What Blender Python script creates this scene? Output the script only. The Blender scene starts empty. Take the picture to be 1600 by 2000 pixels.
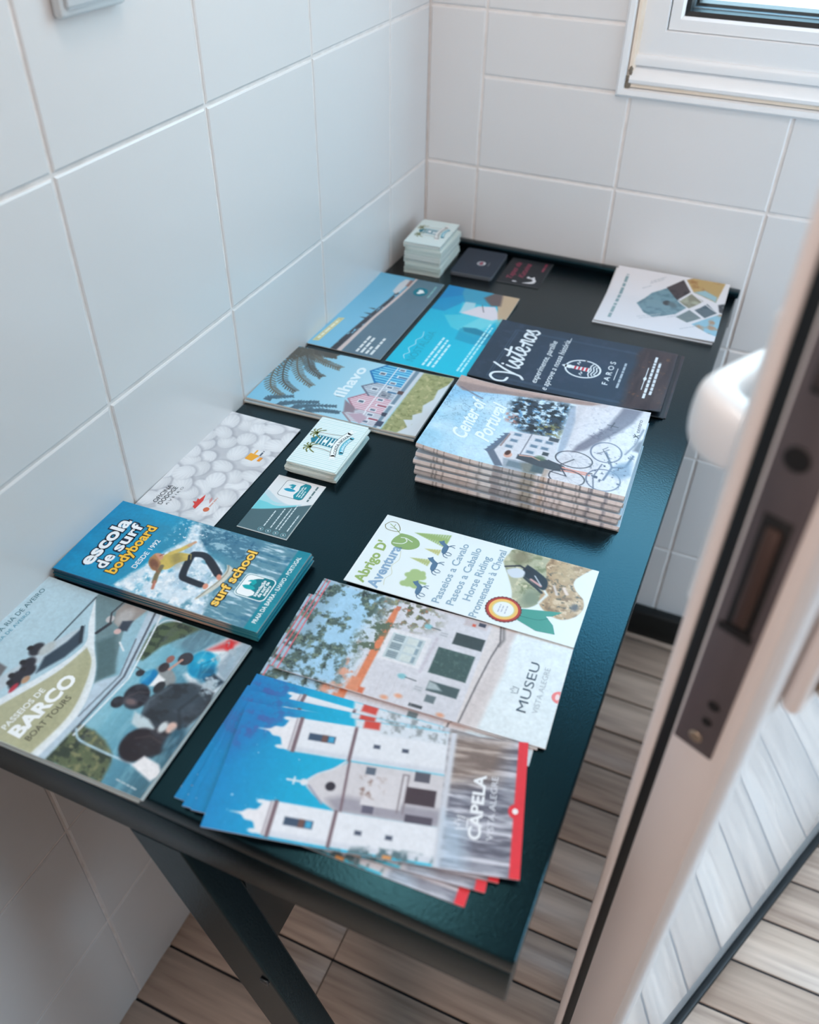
import bpy, math, random
import numpy as np
from mathutils import Matrix, Vector
random.seed(7); rng = np.random.default_rng(7)
scene = bpy.context.scene
col = scene.collection
MM = 0.001

# ------------------------------------------------------------------ camera
cam_d = bpy.data.cameras.new('camera'); cam = bpy.data.objects.new('camera', cam_d); col.objects.link(cam)
scene.camera = cam
PAN, TILT, ROLL = -0.4030, 0.7039, 0.0176
f_ = Vector((math.sin(PAN)*math.cos(TILT), math.cos(PAN)*math.cos(TILT), -math.sin(TILT)))
r_ = Vector((math.cos(PAN), -math.sin(PAN), 0)); u_ = r_.cross(f_)
r2 = r_*math.cos(ROLL)+u_*math.sin(ROLL); u2 = -r_*math.sin(ROLL)+u_*math.cos(ROLL)
mw = Matrix.Identity(4)
for i in range(3):
    mw[i][0] = r2[i]; mw[i][1] = u2[i]; mw[i][2] = -f_[i]
mw[0][3], mw[1][3], mw[2][3] = 0.5015, -1.2166, 1.2424
cam.matrix_world = mw
cam_d.sensor_fit = 'HORIZONTAL'; cam_d.sensor_width = 24.0; cam_d.lens = 1689.5/1600*24.0
cam_d.clip_start = 0.02
cam_d.dof.use_dof = True; cam_d.dof.focus_distance = 0.85; cam_d.dof.aperture_fstop = 3.6

# ------------------------------------------------------------------ world, lights, exposure
world = bpy.data.worlds.new('sky'); scene.world = world; world.use_nodes = True
wn = world.node_tree.nodes; wk = world.node_tree.links; bg = wn['Background']
tcw = wn.new('ShaderNodeTexCoord'); sx = wn.new('ShaderNodeSeparateXYZ'); rp = wn.new('ShaderNodeValToRGB'); mrw = wn.new('ShaderNodeMapRange')
wk.new(tcw.outputs['Generated'], sx.inputs[0]); wk.new(sx.outputs['Z'], mrw.inputs[0]); mrw.inputs[1].default_value = -1.0; mrw.inputs[2].default_value = 1.0
wk.new(mrw.outputs[0], rp.inputs[0]); wk.new(rp.outputs[0], bg.inputs[0])
el = rp.color_ramp.elements; el[0].position = 0.0; el[0].color = (.40, .41, .42, 1); el[1].position = 1.0; el[1].color = (.22, .52, .84, 1)
for p_, c_ in ((.49, (.40, .41, .42, 1)), (.53, (.48, .52, .55, 1)), (.66, (.40, .59, .70, 1)), (.80, (.46, .77, .95, 1))):
    e_ = el.new(p_); e_.color = c_
bg.inputs[1].default_value = 8.0
def area(name, loc, target, sx, sy, power, color):
    d = bpy.data.lights.new(name, 'AREA'); d.shape = 'RECTANGLE'; d.size = sx; d.size_y = sy
    d.energy = power; d.color = color
    o = bpy.data.objects.new(name, d); col.objects.link(o); o.location = loc
    o.rotation_euler = (Vector(target)-Vector(loc)).to_track_quat('-Z', 'Y').to_euler()
    return o
po = area('window_portal', (.683, .10, 1.52), (.683, -1, 1.52), .70, .98, 1, (1, 1, 1)); po.data.cycles.is_portal = True
area('right_side_fill', (1.69, -.55, .75), (.95, -.60, .0), .8, .9, 22, (0.58, 0.81, 1.0))  # added unseen fill that brightens the floor and door face on the right
area('overhead_fill', (0.43, -.82, 2.19), (.43, -.82, 0), .3, .3, 3.8, (1.0, 0.86, 0.77))  # added fill above the table for the floor gap and low back wall
area('warm_rear_fill', (0.46, -2.15, 1.8), (0.5, 0.0, 0.6), 0.5, 0.5, 7.5, (1.0, 0.80, 0.70))  # added warm fill from behind the camera for the door edge and papers
scene.view_settings.view_transform = 'Standard'; scene.view_settings.look = 'None'
scene.view_settings.exposure = 0.30; scene.view_settings.gamma = 1.0; scene.view_settings.use_curve_mapping = False
scene.cycles.use_denoising = True
scene.cycles.max_bounces = 6; scene.cycles.diffuse_bounces = 4; scene.cycles.glossy_bounces = 3; scene.cycles.use_adaptive_sampling = True; scene.cycles.adaptive_threshold = 0.03; scene.cycles.caustics_reflective = False; scene.cycles.caustics_refractive = False

# ------------------------------------------------------------------ materials
def s2l(c):
    c = np.asarray(c, float)/255.0
    return np.where(c <= .04045, c/12.92, ((c+.055)/1.055)**2.4)
_mats = {}
def mat(name, rgb=(200, 200, 200), rough=.5, metal=0., spec=.5, noise=None, bump=None, coat=0., attr=False, sheen=None, trans=0., ior=1.45, emit=None, tint=None):
    if name in _mats: return _mats[name]
    m = bpy.data.materials.new(name); m.use_nodes = True; nt = m.node_tree; N = nt.nodes; L = nt.links
    b = N['Principled BSDF']
    c = tuple(s2l(rgb))+(1,)
    b.inputs['Base Color'].default_value = c; b.inputs['Roughness'].default_value = rough
    b.inputs['Metallic'].default_value = metal; b.inputs['Specular IOR Level'].default_value = spec
    b.inputs['Coat Weight'].default_value = coat; b.inputs['Transmission Weight'].default_value = trans; b.inputs['IOR'].default_value = ior
    if tint: b.inputs['Specular Tint'].default_value = tuple(tint)+(1,)
    if attr:
        a = N.new('ShaderNodeVertexColor'); a.layer_name = 'Col'
        L.new(a.outputs['Color'], b.inputs['Base Color'])
    if noise or bump:
        tc = N.new('ShaderNodeTexCoord')
    if noise:   # (scale xyz, second colour, contrast lo, hi)
        sc, rgb2, lo, hi = noise
        mp = N.new('ShaderNodeMapping'); mp.inputs['Scale'].default_value = sc; L.new(tc.outputs['Object'], mp.inputs['Vector'])
        n = N.new('ShaderNodeTexNoise'); n.inputs['Scale'].default_value = 1.; n.inputs['Detail'].default_value = 6; L.new(mp.outputs[0], n.inputs['Vector'])
        mr = N.new('ShaderNodeMapRange'); mr.inputs[1].default_value = lo; mr.inputs[2].default_value = hi; L.new(n.outputs['Fac'], mr.inputs[0])
        mx = N.new('ShaderNodeMix'); mx.data_type = 'RGBA'; mx.inputs['A'].default_value = c; mx.inputs['B'].default_value = tuple(s2l(rgb2))+(1,)
        L.new(mr.outputs[0], mx.inputs['Factor']); L.new(mx.outputs['Result'], b.inputs['Base Color'])
    if bump:    # (scale xyz, strength, distance)
        sc, st, ds = bump
        mp2 = N.new('ShaderNodeMapping'); mp2.inputs['Scale'].default_value = sc; L.new(tc.outputs['Object'], mp2.inputs['Vector'])
        n2 = N.new('ShaderNodeTexNoise'); n2.inputs['Scale'].default_value = 1.; n2.inputs['Detail'].default_value = 4; L.new(mp2.outputs[0], n2.inputs['Vector'])
        bp = N.new('ShaderNodeBump'); bp.inputs['Strength'].default_value = st; bp.inputs['Distance'].default_value = ds
        L.new(n2.outputs['Fac'], bp.inputs['Height']); L.new(bp.outputs[0], b.inputs['Normal'])
    if emit:
        b.inputs['Emission Color'].default_value = tuple(s2l(emit[0]))+(1,); b.inputs['Emission Strength'].default_value = emit[1]
    _mats[name] = m
    return m
M_TILE = mat('glazed_wall_tile', (224, 222, 222), .22, bump=((14, 14, 14), .12, .002))
M_GROUT = mat('grout', (238, 231, 228), .8, noise=((60, 60, 60), (220, 212, 207), .35, .75))
M_TABLE = mat('black_painted_wood', (6, 12, 17), .23, spec=.52, tint=(.24, .80, 1.0), noise=((6, 60, 6), (6, 11, 15), .35, .7), bump=((700, 420, 700), .30, .0006))
M_PVC = mat('white_pvc', (232, 233, 235), .28)
M_PVCG = mat('glossy_white_pvc', (228, 228, 230), .015, spec=.6)
M_EDGE = mat('door_edge_pvc', (238, 228, 224), .4)
M_RUB = mat('black_rubber', (14, 20, 24), .5)
M_PLATE = mat('dark_lock_plate', (104, 95, 97), .45, metal=.2, noise=((40, 40, 12), (84, 76, 79), .3, .7))
M_STEEL = mat('lock_steel', (190, 170, 150), .35, metal=.8)
M_BRONZE = mat('dull_bolt', (74, 55, 49), .5, metal=.3)
M_HOLE = mat('dark_slot', (16, 15, 17), .7)
M_CAULK = mat('aged_caulk', (232, 216, 200), .6, noise=((30, 30, 30), (226, 208, 188), .35, .7))
M_MOLD = mat('grey_mould', (122, 112, 100), .8)
M_BASE = mat('black_baseboard', (15, 20, 22), .4)
M_PLASTER = mat('white_ceiling', (225, 225, 225), .8)
M_PAPER = mat('printed_gloss_paper', attr=True, rough=.28, spec=.5)
M_CARD = mat('printed_matt_card', attr=True, rough=.5, spec=.35)
M_PLASTIC = mat('clear_grey_plastic', (216, 221, 224), .15)
def thin_glass():
    m = bpy.data.materials.new('window_glass'); m.use_nodes = True; nt = m.node_tree; nt.nodes.clear()
    o = nt.nodes.new('ShaderNodeOutputMaterial'); t = nt.nodes.new('ShaderNodeBsdfTransparent'); g = nt.nodes.new('ShaderNodeBsdfGlossy'); mx = nt.nodes.new('ShaderNodeMixShader')
    t.inputs[0].default_value = (.94, .97, .97, 1); g.inputs['Roughness'].default_value = .0; mx.inputs[0].default_value = .06
    nt.links.new(t.outputs[0], mx.inputs[1]); nt.links.new(g.outputs[0], mx.inputs[2]); nt.links.new(mx.outputs[0], o.inputs[0])
    return m
M_GLASS = thin_glass()
M_INK = mat('printed_ink', attr=True, rough=.32, spec=.4)

# ------------------------------------------------------------------ mesh helpers
def link(name, me, m=None, parent=None, loc=None, rotz=None):
    o = bpy.data.objects.new(name, me); col.objects.link(o)
    if m is not None and me is not None and not me.materials: me.materials.append(m)
    if parent is not None: o.parent = parent
    if loc is not None: o.location = loc
    if rotz is not None: o.rotation_euler = (0, 0, rotz)
    return o
def tag(o, label=None, cat=None, group=None, kind=None):
    if label: o['label'] = label
    if cat: o['category'] = cat
    if group: o['group'] = group
    if kind: o['kind'] = kind
    return o
def pydata(name, v, f, smooth=False):
    me = bpy.data.meshes.new(name); me.from_pydata([tuple(map(float, p)) for p in v], [], f); me.update()
    if smooth: me.polygons.foreach_set('use_smooth', [True]*len(me.polygons))
    return me
def box_mesh(name, x0, x1, y0, y1, z0, z1, bev=0.0, seg=2):
    import bmesh
    bm = bmesh.new()
    vs = [bm.verts.new((x, y, z)) for z in (z0, z1) for y in (y0, y1) for x in (x0, x1)]
    for q in ((0, 2, 3, 1), (4, 5, 7, 6), (0, 1, 5, 4), (2, 6, 7, 3), (0, 4, 6, 2), (1, 3, 7, 5)):
        bm.faces.new([vs[i] for i in q])
    if bev > 0: bmesh.ops.bevel(bm, geom=bm.edges[:], offset=bev, segments=seg, affect='EDGES', profile=.5)
    me = bpy.data.meshes.new(name); bm.to_mesh(me); bm.free()
    if bev > 0: me.polygons.foreach_set('use_smooth', [True]*len(me.polygons)); 
    if bev > 0:
        try: me.set_sharp_from_angle(angle=math.radians(50))
        except Exception: pass
    return me
def box(name, x0, x1, y0, y1, z0, z1, m, parent=None, bev=0.0, seg=2):
    return link(name, box_mesh(name, x0, x1, y0, y1, z0, z1, bev, seg), m, parent)
def empty(name, loc=(0, 0, 0), rotz=0.):
    o = bpy.data.objects.new(name, None); col.objects.link(o); o.location = loc; o.rotation_euler = (0, 0, rotz); o.empty_display_size = .02
    return o
def extrude_profile(name, prof, path, m, parent=None, smooth=True):
    """prof: list of (a,b) closed; path: list of (origin, A axis, B axis)"""
    v = []; f = []; n = len(prof)
    for o, A, B in path:
        o = Vector(o); A = Vector(A); B = Vector(B)
        for a, b in prof: v.append(o+A*a+B*b)
    for k in range(len(path)-1):
        for i in range(n):
            j = (i+1) % n
            f.append((k*n+i, k*n+j, (k+1)*n+j, (k+1)*n+i))
    f.append(tuple(range(n))[::-1]); f.append(tuple(range((len(path)-1)*n, len(path)*n)))
    me = pydata(name, v, f, smooth)
    try: me.set_sharp_from_angle(angle=math.radians(35))
    except Exception: pass
    return link(name, me, m, parent)

# tile mesh: pillowed edges, local plane XY (width along X, height along Y), face towards +Z
_tile_cache = {}
def tile_mesh(w, h, t=.007, r=.0022):
    key = (round(w, 4), round(h, 4))
    if key in _tile_cache: return _tile_cache[key]
    v = []; f = []
    prof = [(0, 0), (0, t-r), (r*.3, t-r*.35), (r*1.0, t)]
    for ins, z in prof:
        v += [(ins, ins, z), (w-ins, ins, z), (w-ins, h-ins, z), (ins, h-ins, z)]
    for k in range(3):
        for i in range(4):
            j = (i+1) % 4
            f.append((k*4+i, k*4+j, (k+1)*4+j, (k+1)*4+i))
    f.append((12, 13, 14, 15))
    me = pydata('tile', v, f, False)
    me.materials.append(M_TILE); _tile_cache[key] = me
    return me

# ------------------------------------------------------------------ setting
GAP = .0024
rows = [0.0049 + .2017*k for k in range(0, 12)]
zb = [0.0] + rows[1:]            # first course starts on the floor
# left wall (plane x = 0)
YL = -2.4; ZT = 2.222
wl = box('wall_left', -.12, -.0014, YL, .0, -.02, ZT, M_GROUT); tag(wl, kind='structure', label='white glazed tile wall along the left of the table')
ycuts = [0.0] + [-.1263-.2*k for k in range(0, 13)]
for a, b in zip(ycuts[:-1], ycuts[1:]):
    if a <= YL: break
    b = max(b, YL)
    for z0, z1 in zip(zb[:-1], zb[1:]):
        w = (a-b)-GAP; h = (z1-z0)-GAP
        o = link('tile', tile_mesh(w, h), None, wl)
        # local X -> -Y world... use: X -> +y, Y -> +z, Z -> +x
        j = random.uniform(-.0006, .0006)
        R = Matrix(((0, 0, 1, -.007+random.uniform(-.0002, .0002)), (1, 0, 0, b+GAP/2), (0, 1, 0, z0+GAP/2+j*.4), (0, 0, 0, 1)))
        o.matrix_local = R
# back wall (plane y = 0) with the window opening
XR = 1.72
WX0, WX1, WZ0, WZ1 = .2665, 1.10, .934, 2.06
wb_v = []
wbm = pydata('wall_back', [(x, y, z) for y in (.0014, .12) for (x, z) in ((-.12, -.02), (XR, -.02), (XR, ZT), (-.12, ZT), (WX0, WZ0), (WX1, WZ0), (WX1, WZ1), (WX0, WZ1))],
    [(0, 1, 5, 4), (1, 2, 6, 5), (2, 3, 7, 6), (3, 0, 4, 7), (8, 12, 13, 9), (9, 13, 14, 10), (10, 14, 15, 11), (11, 15, 12, 8),
     (4, 5, 13, 12), (5, 6, 14, 13), (6, 7, 15, 14), (7, 4, 12, 15), (0, 8, 9, 1), (1, 9, 10, 2), (2, 10, 11, 3), (3, 11, 8, 0)])
wb = link('wall_back', wbm, M_GROUT); tag(wb, kind='structure', label='white tiled back wall with the window')
xcuts = [0.0] + [.0804+.2024*k for k in range(0, 9)]
def put_back_tile(x0, x1, z0, z1):
    w = x1-x0-GAP; h = z1-z0-GAP
    if w < .006 or h < .006: return
    o = link('tile', tile_mesh(w, h), None, wb)
    o.matrix_local = Matrix(((1, 0, 0, x0+GAP/2), (0, 0, -1, .007+random.uniform(-.0002, .0002)), (0, 1, 0, z0+GAP/2), (0, 0, 0, 1)))
for x0, x1 in zip(xcuts[:-1], xcuts[1:]):
    x1 = min(x1, XR)
    if x0 >= XR: break
    for z0, z1 in zip(zb[:-1], zb[1:]):
        ox0, ox1, oz0, oz1 = max(x0, WX0), min(x1, WX1), max(z0, WZ0), min(z1, WZ1)
        if ox0 >= ox1 or oz0 >= oz1: put_back_tile(x0, x1, z0, z1); continue
        if oz0 > z0: put_back_tile(x0, x1, z0, oz0)
        if oz1 < z1: put_back_tile(x0, x1, oz1, z1)
        if ox0 > x0: put_back_tile(x0, ox0, oz0, oz1)
        if ox1 < x1: put_back_tile(ox1, x1, oz0, oz1)
# skirting under the back wall
tag(box('baseboard_back', .0, XR, -.022, .002, .0, .062, M_BASE, None, .004), kind='structure', label='low black skirting board along the back wall')
# ceiling
tag(box('ceiling', -.12, XR+.1, -2.5, .12, ZT, ZT+.04, M_PLASTER), kind='structure', label='white ceiling')
# unseen sides of the room
tag(box('wall_right', XR, XR+.1, -2.4, .12, -.02, ZT, M_PLASTER), kind='structure', label='plain white wall on the right side of the room')
tag(box('wall_front', -.12, XR+.1, -2.5, -2.4, -.02, ZT, M_PLASTER), kind='structure', label='plain white wall far behind the viewpoint')
dw = pydata('light_blocking_wall', [(x, y, z) for y in (-1.33, -1.43) for (x, z) in ((-.0, -.0), (.18, -.0), (.18, 2.08), (1.20, 2.08), (1.20, -.0), (XR, -.0), (XR, ZT), (-.0, ZT))],
    [(0, 1, 2, 7), (7, 2, 3, 6), (6, 3, 4, 5), (15, 10, 9, 8), (14, 11, 10, 15), (13, 12, 11, 14), (1, 9, 10, 2), (2, 10, 11, 3), (3, 11, 12, 4), (0, 8, 9, 1), (4, 12, 13, 5), (5, 13, 14, 6), (6, 14, 15, 7), (7, 15, 8, 0)])
tag(link('light_blocking_wall', dw, mat('dark_blocker', (78, 70, 64), .6, noise=((4, 4, 40), (62, 55, 50), .35, .7))), kind='structure', label='added dark wall with an opening, blocking light just behind the viewpoint')  # unseen wall added to shade the low left wall; dark to cut bounce
# floor: wood-look planks
fl = box('floor', -.10, 1.80, -2.42, .10, -.06, -.0028, mat('floor_joint', (38, 38, 42), .8)); tag(fl, kind='structure', label='grey brown wood plank floor')
PL = [mat('plank_a', (210, 186, 168), .38, noise=((5, 75, 5), (162, 139, 124), .32, .72), bump=((5, 160, 5), .25, .001)),
      mat('plank_b', (216, 193, 176), .38, noise=((4, 60, 4), (170, 147, 132), .34, .74), bump=((5, 160, 5), .25, .001)),
      mat('plank_c', (202, 178, 161), .38, noise=((6, 90, 6), (152, 130, 116), .32, .70), bump=((5, 160, 5), .25, .001))]
pitch = .0753; y0 = -.7862
k0 = int(math.floor((-2.4-y0)/pitch)); k1 = int(math.ceil((0.02-y0)/pitch))
_pc = {}
for k in range(k0, k1):
    ya = max(y0+k*pitch, -2.4); yb = min(y0+(k+1)*pitch, .02)
    if yb-ya < .01: continue
    off = .215 if k in (-1, 0) else [.215, -.39, .62, -.08, .43][k % 5]
    xs = [x for x in [off-1.2, off-.0, off+1.2, off+2.4] if -.02 < x < 1.72]
    xs = [-.02]+xs+[1.72]
    for a, b in zip(xs[:-1], xs[1:]):
        if b-a < .02: continue
        w = b-a-.0014; h = yb-ya-.0038; mi = random.randrange(3)
        key = (round(w, 3), round(h, 4), mi)
        if key not in _pc:
            me = box_mesh('plank', 0, w, 0, h, -.008, 0, .0008, 1); me.materials.append(PL[mi]); _pc[key] = me
        o = link('plank', _pc[key], None, fl); o.location = (a+.0007, ya+.0019, random.uniform(-.0002, .0002))

# ------------------------------------------------------------------ window
win = empty('window_1', (0, 0, 0)); tag(win, kind='structure', label='white framed window in the back wall')
def frame_ring(name, x0, x1, z0, z1, prof, m, parent):
    """prof: (inset, y) open polyline swept round a rectangle with mitred corners"""
    v = []; f = []; n = len(prof)
    for ins, y in prof:
        v += [(x0+ins, y, z0+ins), (x1-ins, y, z0+ins), (x1-ins, y, z1-ins), (x0+ins, y, z1-ins)]
    for k in range(n-1):
        for i in range(4):
            j = (i+1) % 4
            f.append((k*4+i, k*4+j, (k+1)*4+j, (k+1)*4+i))
    me = pydata(name, v, f, False)
    return link(name, me, m, parent)
frame_ring('trim_bead', WX0-.004, WX1+.004, WZ0-.004, WZ1+.004, [(0, .004), (.001, -.003), (.004, -.006), (.010, -.005), (.0125, .002), (.0125, .02)], M_PVC, win)
frame_ring('caulk_line', WX0+.0085, WX1-.0085, WZ0+.0085, WZ1-.0085, [(0, .003), (.001, -.002), (.005, -.001), (.008, .008)], M_CAULK, win)
frame_ring('outer_frame', WX0+.013, WX1-.013, WZ0+.0418, WZ1-.013, [(-.004, .03), (0, .012), (.002, .008), (.0322, .0065), (.0332, .010), (.0336, .05), (.05, .06)], M_PVC, win)
# sloped cove sill piece below the frame
extrude_profile('sill_cove', [(.0, .03), (.0, .0), (.002, -.004), (.006, -.0045), (.014, .0015), (.020, .0095), (.0215, .004), (.030, .003), (.034, .005), (.036, .03)],
    [((WX0+.012, 0, WZ0+.0125), (0, 0, 1), (0, 1, 0)), ((WX1-.012, 0, WZ0+.0125), (0, 0, 1), (0, 1, 0))], M_PVC, win)
SX0, SX1, SZ0, SZ1 = .3135, WX1-.047, 1.009, WZ1-.047
frame_ring('sash', SX0, SX1, SZ0, SZ1, [(0, .03), (0, .012), (.001, .0095), (.013, .0095), (.0165, .012), (.0175, .028), (.0175, .06)], M_PVC, win)
frame_ring('glazing_gasket', SX0+.017, SX1-.017, SZ0+.017, SZ1-.017, [(0, .02), (.0, .0125), (.005, .0140), (.0068, .024)], M_RUB, win)
frame_ring('spacer_bar', SX0+.0236, SX1-.0236, SZ0+.0236, SZ1-.0236, [(0, .024), (.0012, .0245), (.0016, .034)], mat('aluminium_spacer', (96, 108, 116), .4, metal=.5), win)
frame_ring('outer_gasket', SX0+.0248, SX1-.0248, SZ0+.0248, SZ1-.0248, [(0, .034), (.0035, .035), (.004, .06)], M_RUB, win)
box('glass_pane', SX0+.018, SX1-.018, .0235, .0275, SZ0+.018, SZ1-.018, M_GLASS, win)
for (mx_, mz_, s) in ((WX0+.011, WZ0+.012, 1.), (WX0+.0125, WZ0+.028, .8), (WX0+.010, WZ0+.019, .7)):
    import bmesh
    bm = bmesh.new(); bmesh.ops.create_icosphere(bm, subdivisions=2, radius=.0035*s)
    for vv in bm.verts: vv.co *= 1+random.uniform(-.3, .3); vv.co.z *= 1.7; vv.co.y *= .5
    me = bpy.data.meshes.new('mould_spot'); bm.to_mesh(me); bm.free()
    link('mould_spot', me, M_MOLD, win, (mx_, -.0015, mz_))

# small clear junction cover on the left wall
pb = empty('wall_socket', (.0, -.655, 1.152)); tag(pb, 'pale plastic socket cover high on the left tile wall', 'socket')
box('cover_plate', .0, .008, -.036, .036, -.042, .042, M_PLASTIC, pb, .003)
box('raised_rim', .008, .0105, -.030, .030, -.036, .036, mat('pale_plastic', (214, 220, 224), .2), pb, .002)
link('screw', box_mesh('screw', .0100, .0118, -.021, -.016, -.029, -.024, .0008), M_HOLE, pb)

# ------------------------------------------------------------------ table
T = .697
tb = empty('side_table', (.24, -.49, 0)); tag(tb, 'long narrow black painted table with diagonal legs against the tiles', 'table')
def tpart(name, x0, x1, y0, y1, z0, z1, bev=.0015):
    return link(name, box_mesh(name, x0-.24, x1-.24, y0+.49, y1+.49, z0, z1, bev), M_TABLE, tb)
tpart('table_top', .001, .4775, -.985, -.004, T-.018, T, .0018)
tpart('end_apron', .004, .4765, -.9845, -.962, T-.062, T-.0185)
tpart('end_apron', .004, .4775, -.026, -.005, T-.042, T-.0185)
tpart('back_rail', .03, .480, -.0185, -.0035, T-.0005, T+.0085)
tpart('side_rail', .03, .05, -.96, -.03, T-.05, T-.0185)
tpart('side_rail', .428, .448, -.96, -.03, T-.05, T-.0185)
def leg(mirror, ya, yb):
    q = [(.175, T-.0622), (.223, T-.0622), (.440, .0), (.390, .0)]
    if mirror: q = [(.478-x, z) for x, z in q][::-1]
    v = [(x-.24, y+.49, z) for y in (ya, yb) for x, z in q]
    f = [(0, 1, 2, 3)[::-1], (4, 5, 6, 7), (0, 1, 5, 4), (1, 2, 6, 5), (2, 3, 7, 6), (3, 0, 4, 7)]
    me = pydata('leg', v, f)
    o = link('leg', me, M_TABLE, tb)
    bv = o.modifiers.new('bevel', 'BEVEL'); bv.width = .002; bv.segments = 2
    return o
lg = leg(False, -.984, -.955)
leg(True, -.062, -.033)
tpart('stretcher_board', .224, .250, -.9545, -.0625, .40, T-.0515)
# bolt head on the near leg
link('bolt_head', box_mesh('bolt_head', .272-.24, .280-.24, -.9862+.49, -.984+.49, .455, .463, .001), mat('worn_bolt', (70, 74, 76), .4, metal=.6), tb)

# ------------------------------------------------------------------ open door leaf
DA = math.radians(-23.4)
dr = empty('door_1', (.563, -.896, 0), DA); tag(dr, kind='structure', label='open white door leaf seen edge-on at the right')
LEN, DH = .68, 2.06
def dpart(name, x0, x1, y0, y1, z0, z1, m, bev=.001, seg=2): return link(name, box_mesh(name, x0, x1, y0, y1, z0, z1, bev, seg), m, dr)
# main leaf body: outer face X=0 with a rounded lock-side edge
prof = [(-.041, .0), (-.0335, .0), (-.0330, .0012), (-.0322, .0012), (-.0317, -.0004), (-.0085, -.0004), (-.005, .0003), (-.0022, .0022), (-.0006, .0055), (.0, .011), (.0, LEN), (-.041, LEN)]
extrude_profile('leaf_panel', prof, [((0, 0, .006), (1, 0, 0), (0, 1, 0)), ((0, 0, DH), (1, 0, 0), (0, 1, 0))], M_PVCG, dr)
dpart('edge_facing', -.0405, -.0075, -.0012, -.0003, .006, DH, M_EDGE, .0003, 1)
dpart('inner_flange', -.0560, -.0485, -.0005, LEN, .012, DH-.01, M_EDGE, .0022)
dpart('flange_web', -.0486, -.040, .012, LEN, .012, DH-.01, M_PVC, 0)
dpart('edge_gasket', -.0484, -.0408, .0004, .0118, .012, DH-.01, M_RUB, .001)
# bottom sweep on the outer side
dpart('bottom_sweep', .0003, .0105, .012, LEN, .003, .0165, M_RUB, .003)
# lock forend
lp = dpart('lock_plate', -.039, -.0150, -.0032, -.0013, .827, 1.20, M_PLATE, .0008)
def lpart(name, x0, x1, z0, z1, m, proud=.0004, bev=.0002):
    return link(name, box_mesh(name, x0, x1, -.0032-proud, -.0028, z0, z1, bev, 1), m, lp)
lpart('bolt_slot', -.0335, -.0195, .925, .998, M_HOLE)
lpart('dead_bolt', -.0300, -.0225, .930, .992, M_BRONZE, .003, .001)
lpart('slot_rim', -.036, -.018, .9215, .926, M_HOLE, .0012)
def disc(name, cx, cz, r, m, y=-.0036, parent=None, n=20, th=.0012):
    v = [(cx+r*math.cos(2*math.pi*i/n), y, cz+r*math.sin(2*math.pi*i/n)) for i in range(n)]+[(cx+r*.8*math.cos(2*math.pi*i/n), y-th*.5, cz+r*.8*math.sin(2*math.pi*i/n)) for i in range(n)]
    f = [(i, (i+1) % n, n+(i+1) % n, n+i) for i in range(n)]+[tuple(range(n, 2*n))]
    return link(name, pydata(name, v, f), m, parent)
disc('screw', -.0270, .838, .0040, M_STEEL, parent=lp)
disc('screw_hole', -.0285, 1.029, .0062, M_HOLE, parent=lp)
disc('screw_hole', -.0235, .868, .0035, M_HOLE, parent=lp)
disc('screw_hole', -.0240, .854, .0030, M_HOLE, parent=lp)
lpart('latch_slot', -.0335, -.0195, 1.060, 1.105, M_HOLE)
lpart('latch_bolt', -.0315, -.0215, 1.064, 1.100, M_BRONZE, .006, .002)
# inner lever handle (white), neck near the edge and grip running back along the leaf
def rounded_bar(name, pts, hw, hh, m, parent, n=12):
    """sweep a superellipse along pts (list of Vector) with half width hw (horizontal) and hh (vertical), lists per point"""
    v = []; f = []
    for i, p_ in enumerate(pts):
        a = pts[max(i-1, 0)]; b = pts[min(i+1, len(pts)-1)]
        t = (b-a).normalized(); up = Vector((0, 0, 1)); side = t.cross(up).normalized(); up2 = side.cross(t)
        for k in range(n):
            an = 2*math.pi*k/n; ca, sa = math.cos(an), math.sin(an)
            e = .6
            v.append(p_+side*hw[i]*math.copysign(abs(ca)**e, ca)+up2*hh[i]*math.copysign(abs(sa)**e, sa))
    for i in range(len(pts)-1):
        for k in range(n): f.append((i*n+k, i*n+(k+1) % n, (i+1)*n+(k+1) % n, (i+1)*n+k))
    f.append(tuple(range(n))[::-1]); f.append(tuple(range((len(pts)-1)*n, len(pts)*n)))
    me = pydata(name, v, f, True)
    o = link(name, me, m, parent)
    return o
ih = dpart('handle_plate', -.0665, -.0562, .020, .052, .90, 1.075, M_PVC, .004, 3)
P_ = [Vector(q) for q in ((-.060, .036, .998), (-.072, .036, .999), (-.082, .037, 1.0), (-.090, .042, 1.001), (-.0935, .052, 1.001), (-.0935, .070, 1.001), (-.0925, .110, 1.0), (-.0885, .150, .998), (-.082, .158, .998))]
lv = rounded_bar('lever', P_, [.013, .012, .0125, .0125, .011, .010, .009, .008, .005], [.017, .018, .019, .019, .017, .015, .013, .012, .008], M_PVC, ih)
sm = lv.modifiers.new('smooth', 'SUBSURF'); sm.levels = 1; sm.render_levels = 2
# outer escutcheon with key cylinder
oh = dpart('escutcheon', .0003, .011, .016, .050, .872, 1.075, M_EDGE, .005, 3)
cy = dpart('key_cylinder', .011, .020, .026, .040, .884, .912, M_STEEL, .004, 3)
P2 = [Vector((-q.x-.056, q.y, q.z)) for q in P_]
lv2 = rounded_bar('lever', P2, [.013, .012, .0125, .0125, .011, .010, .009, .008, .005], [.012, .012, .012, .012, .012, .011, .010, .010, .008], M_PVC, oh)

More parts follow.
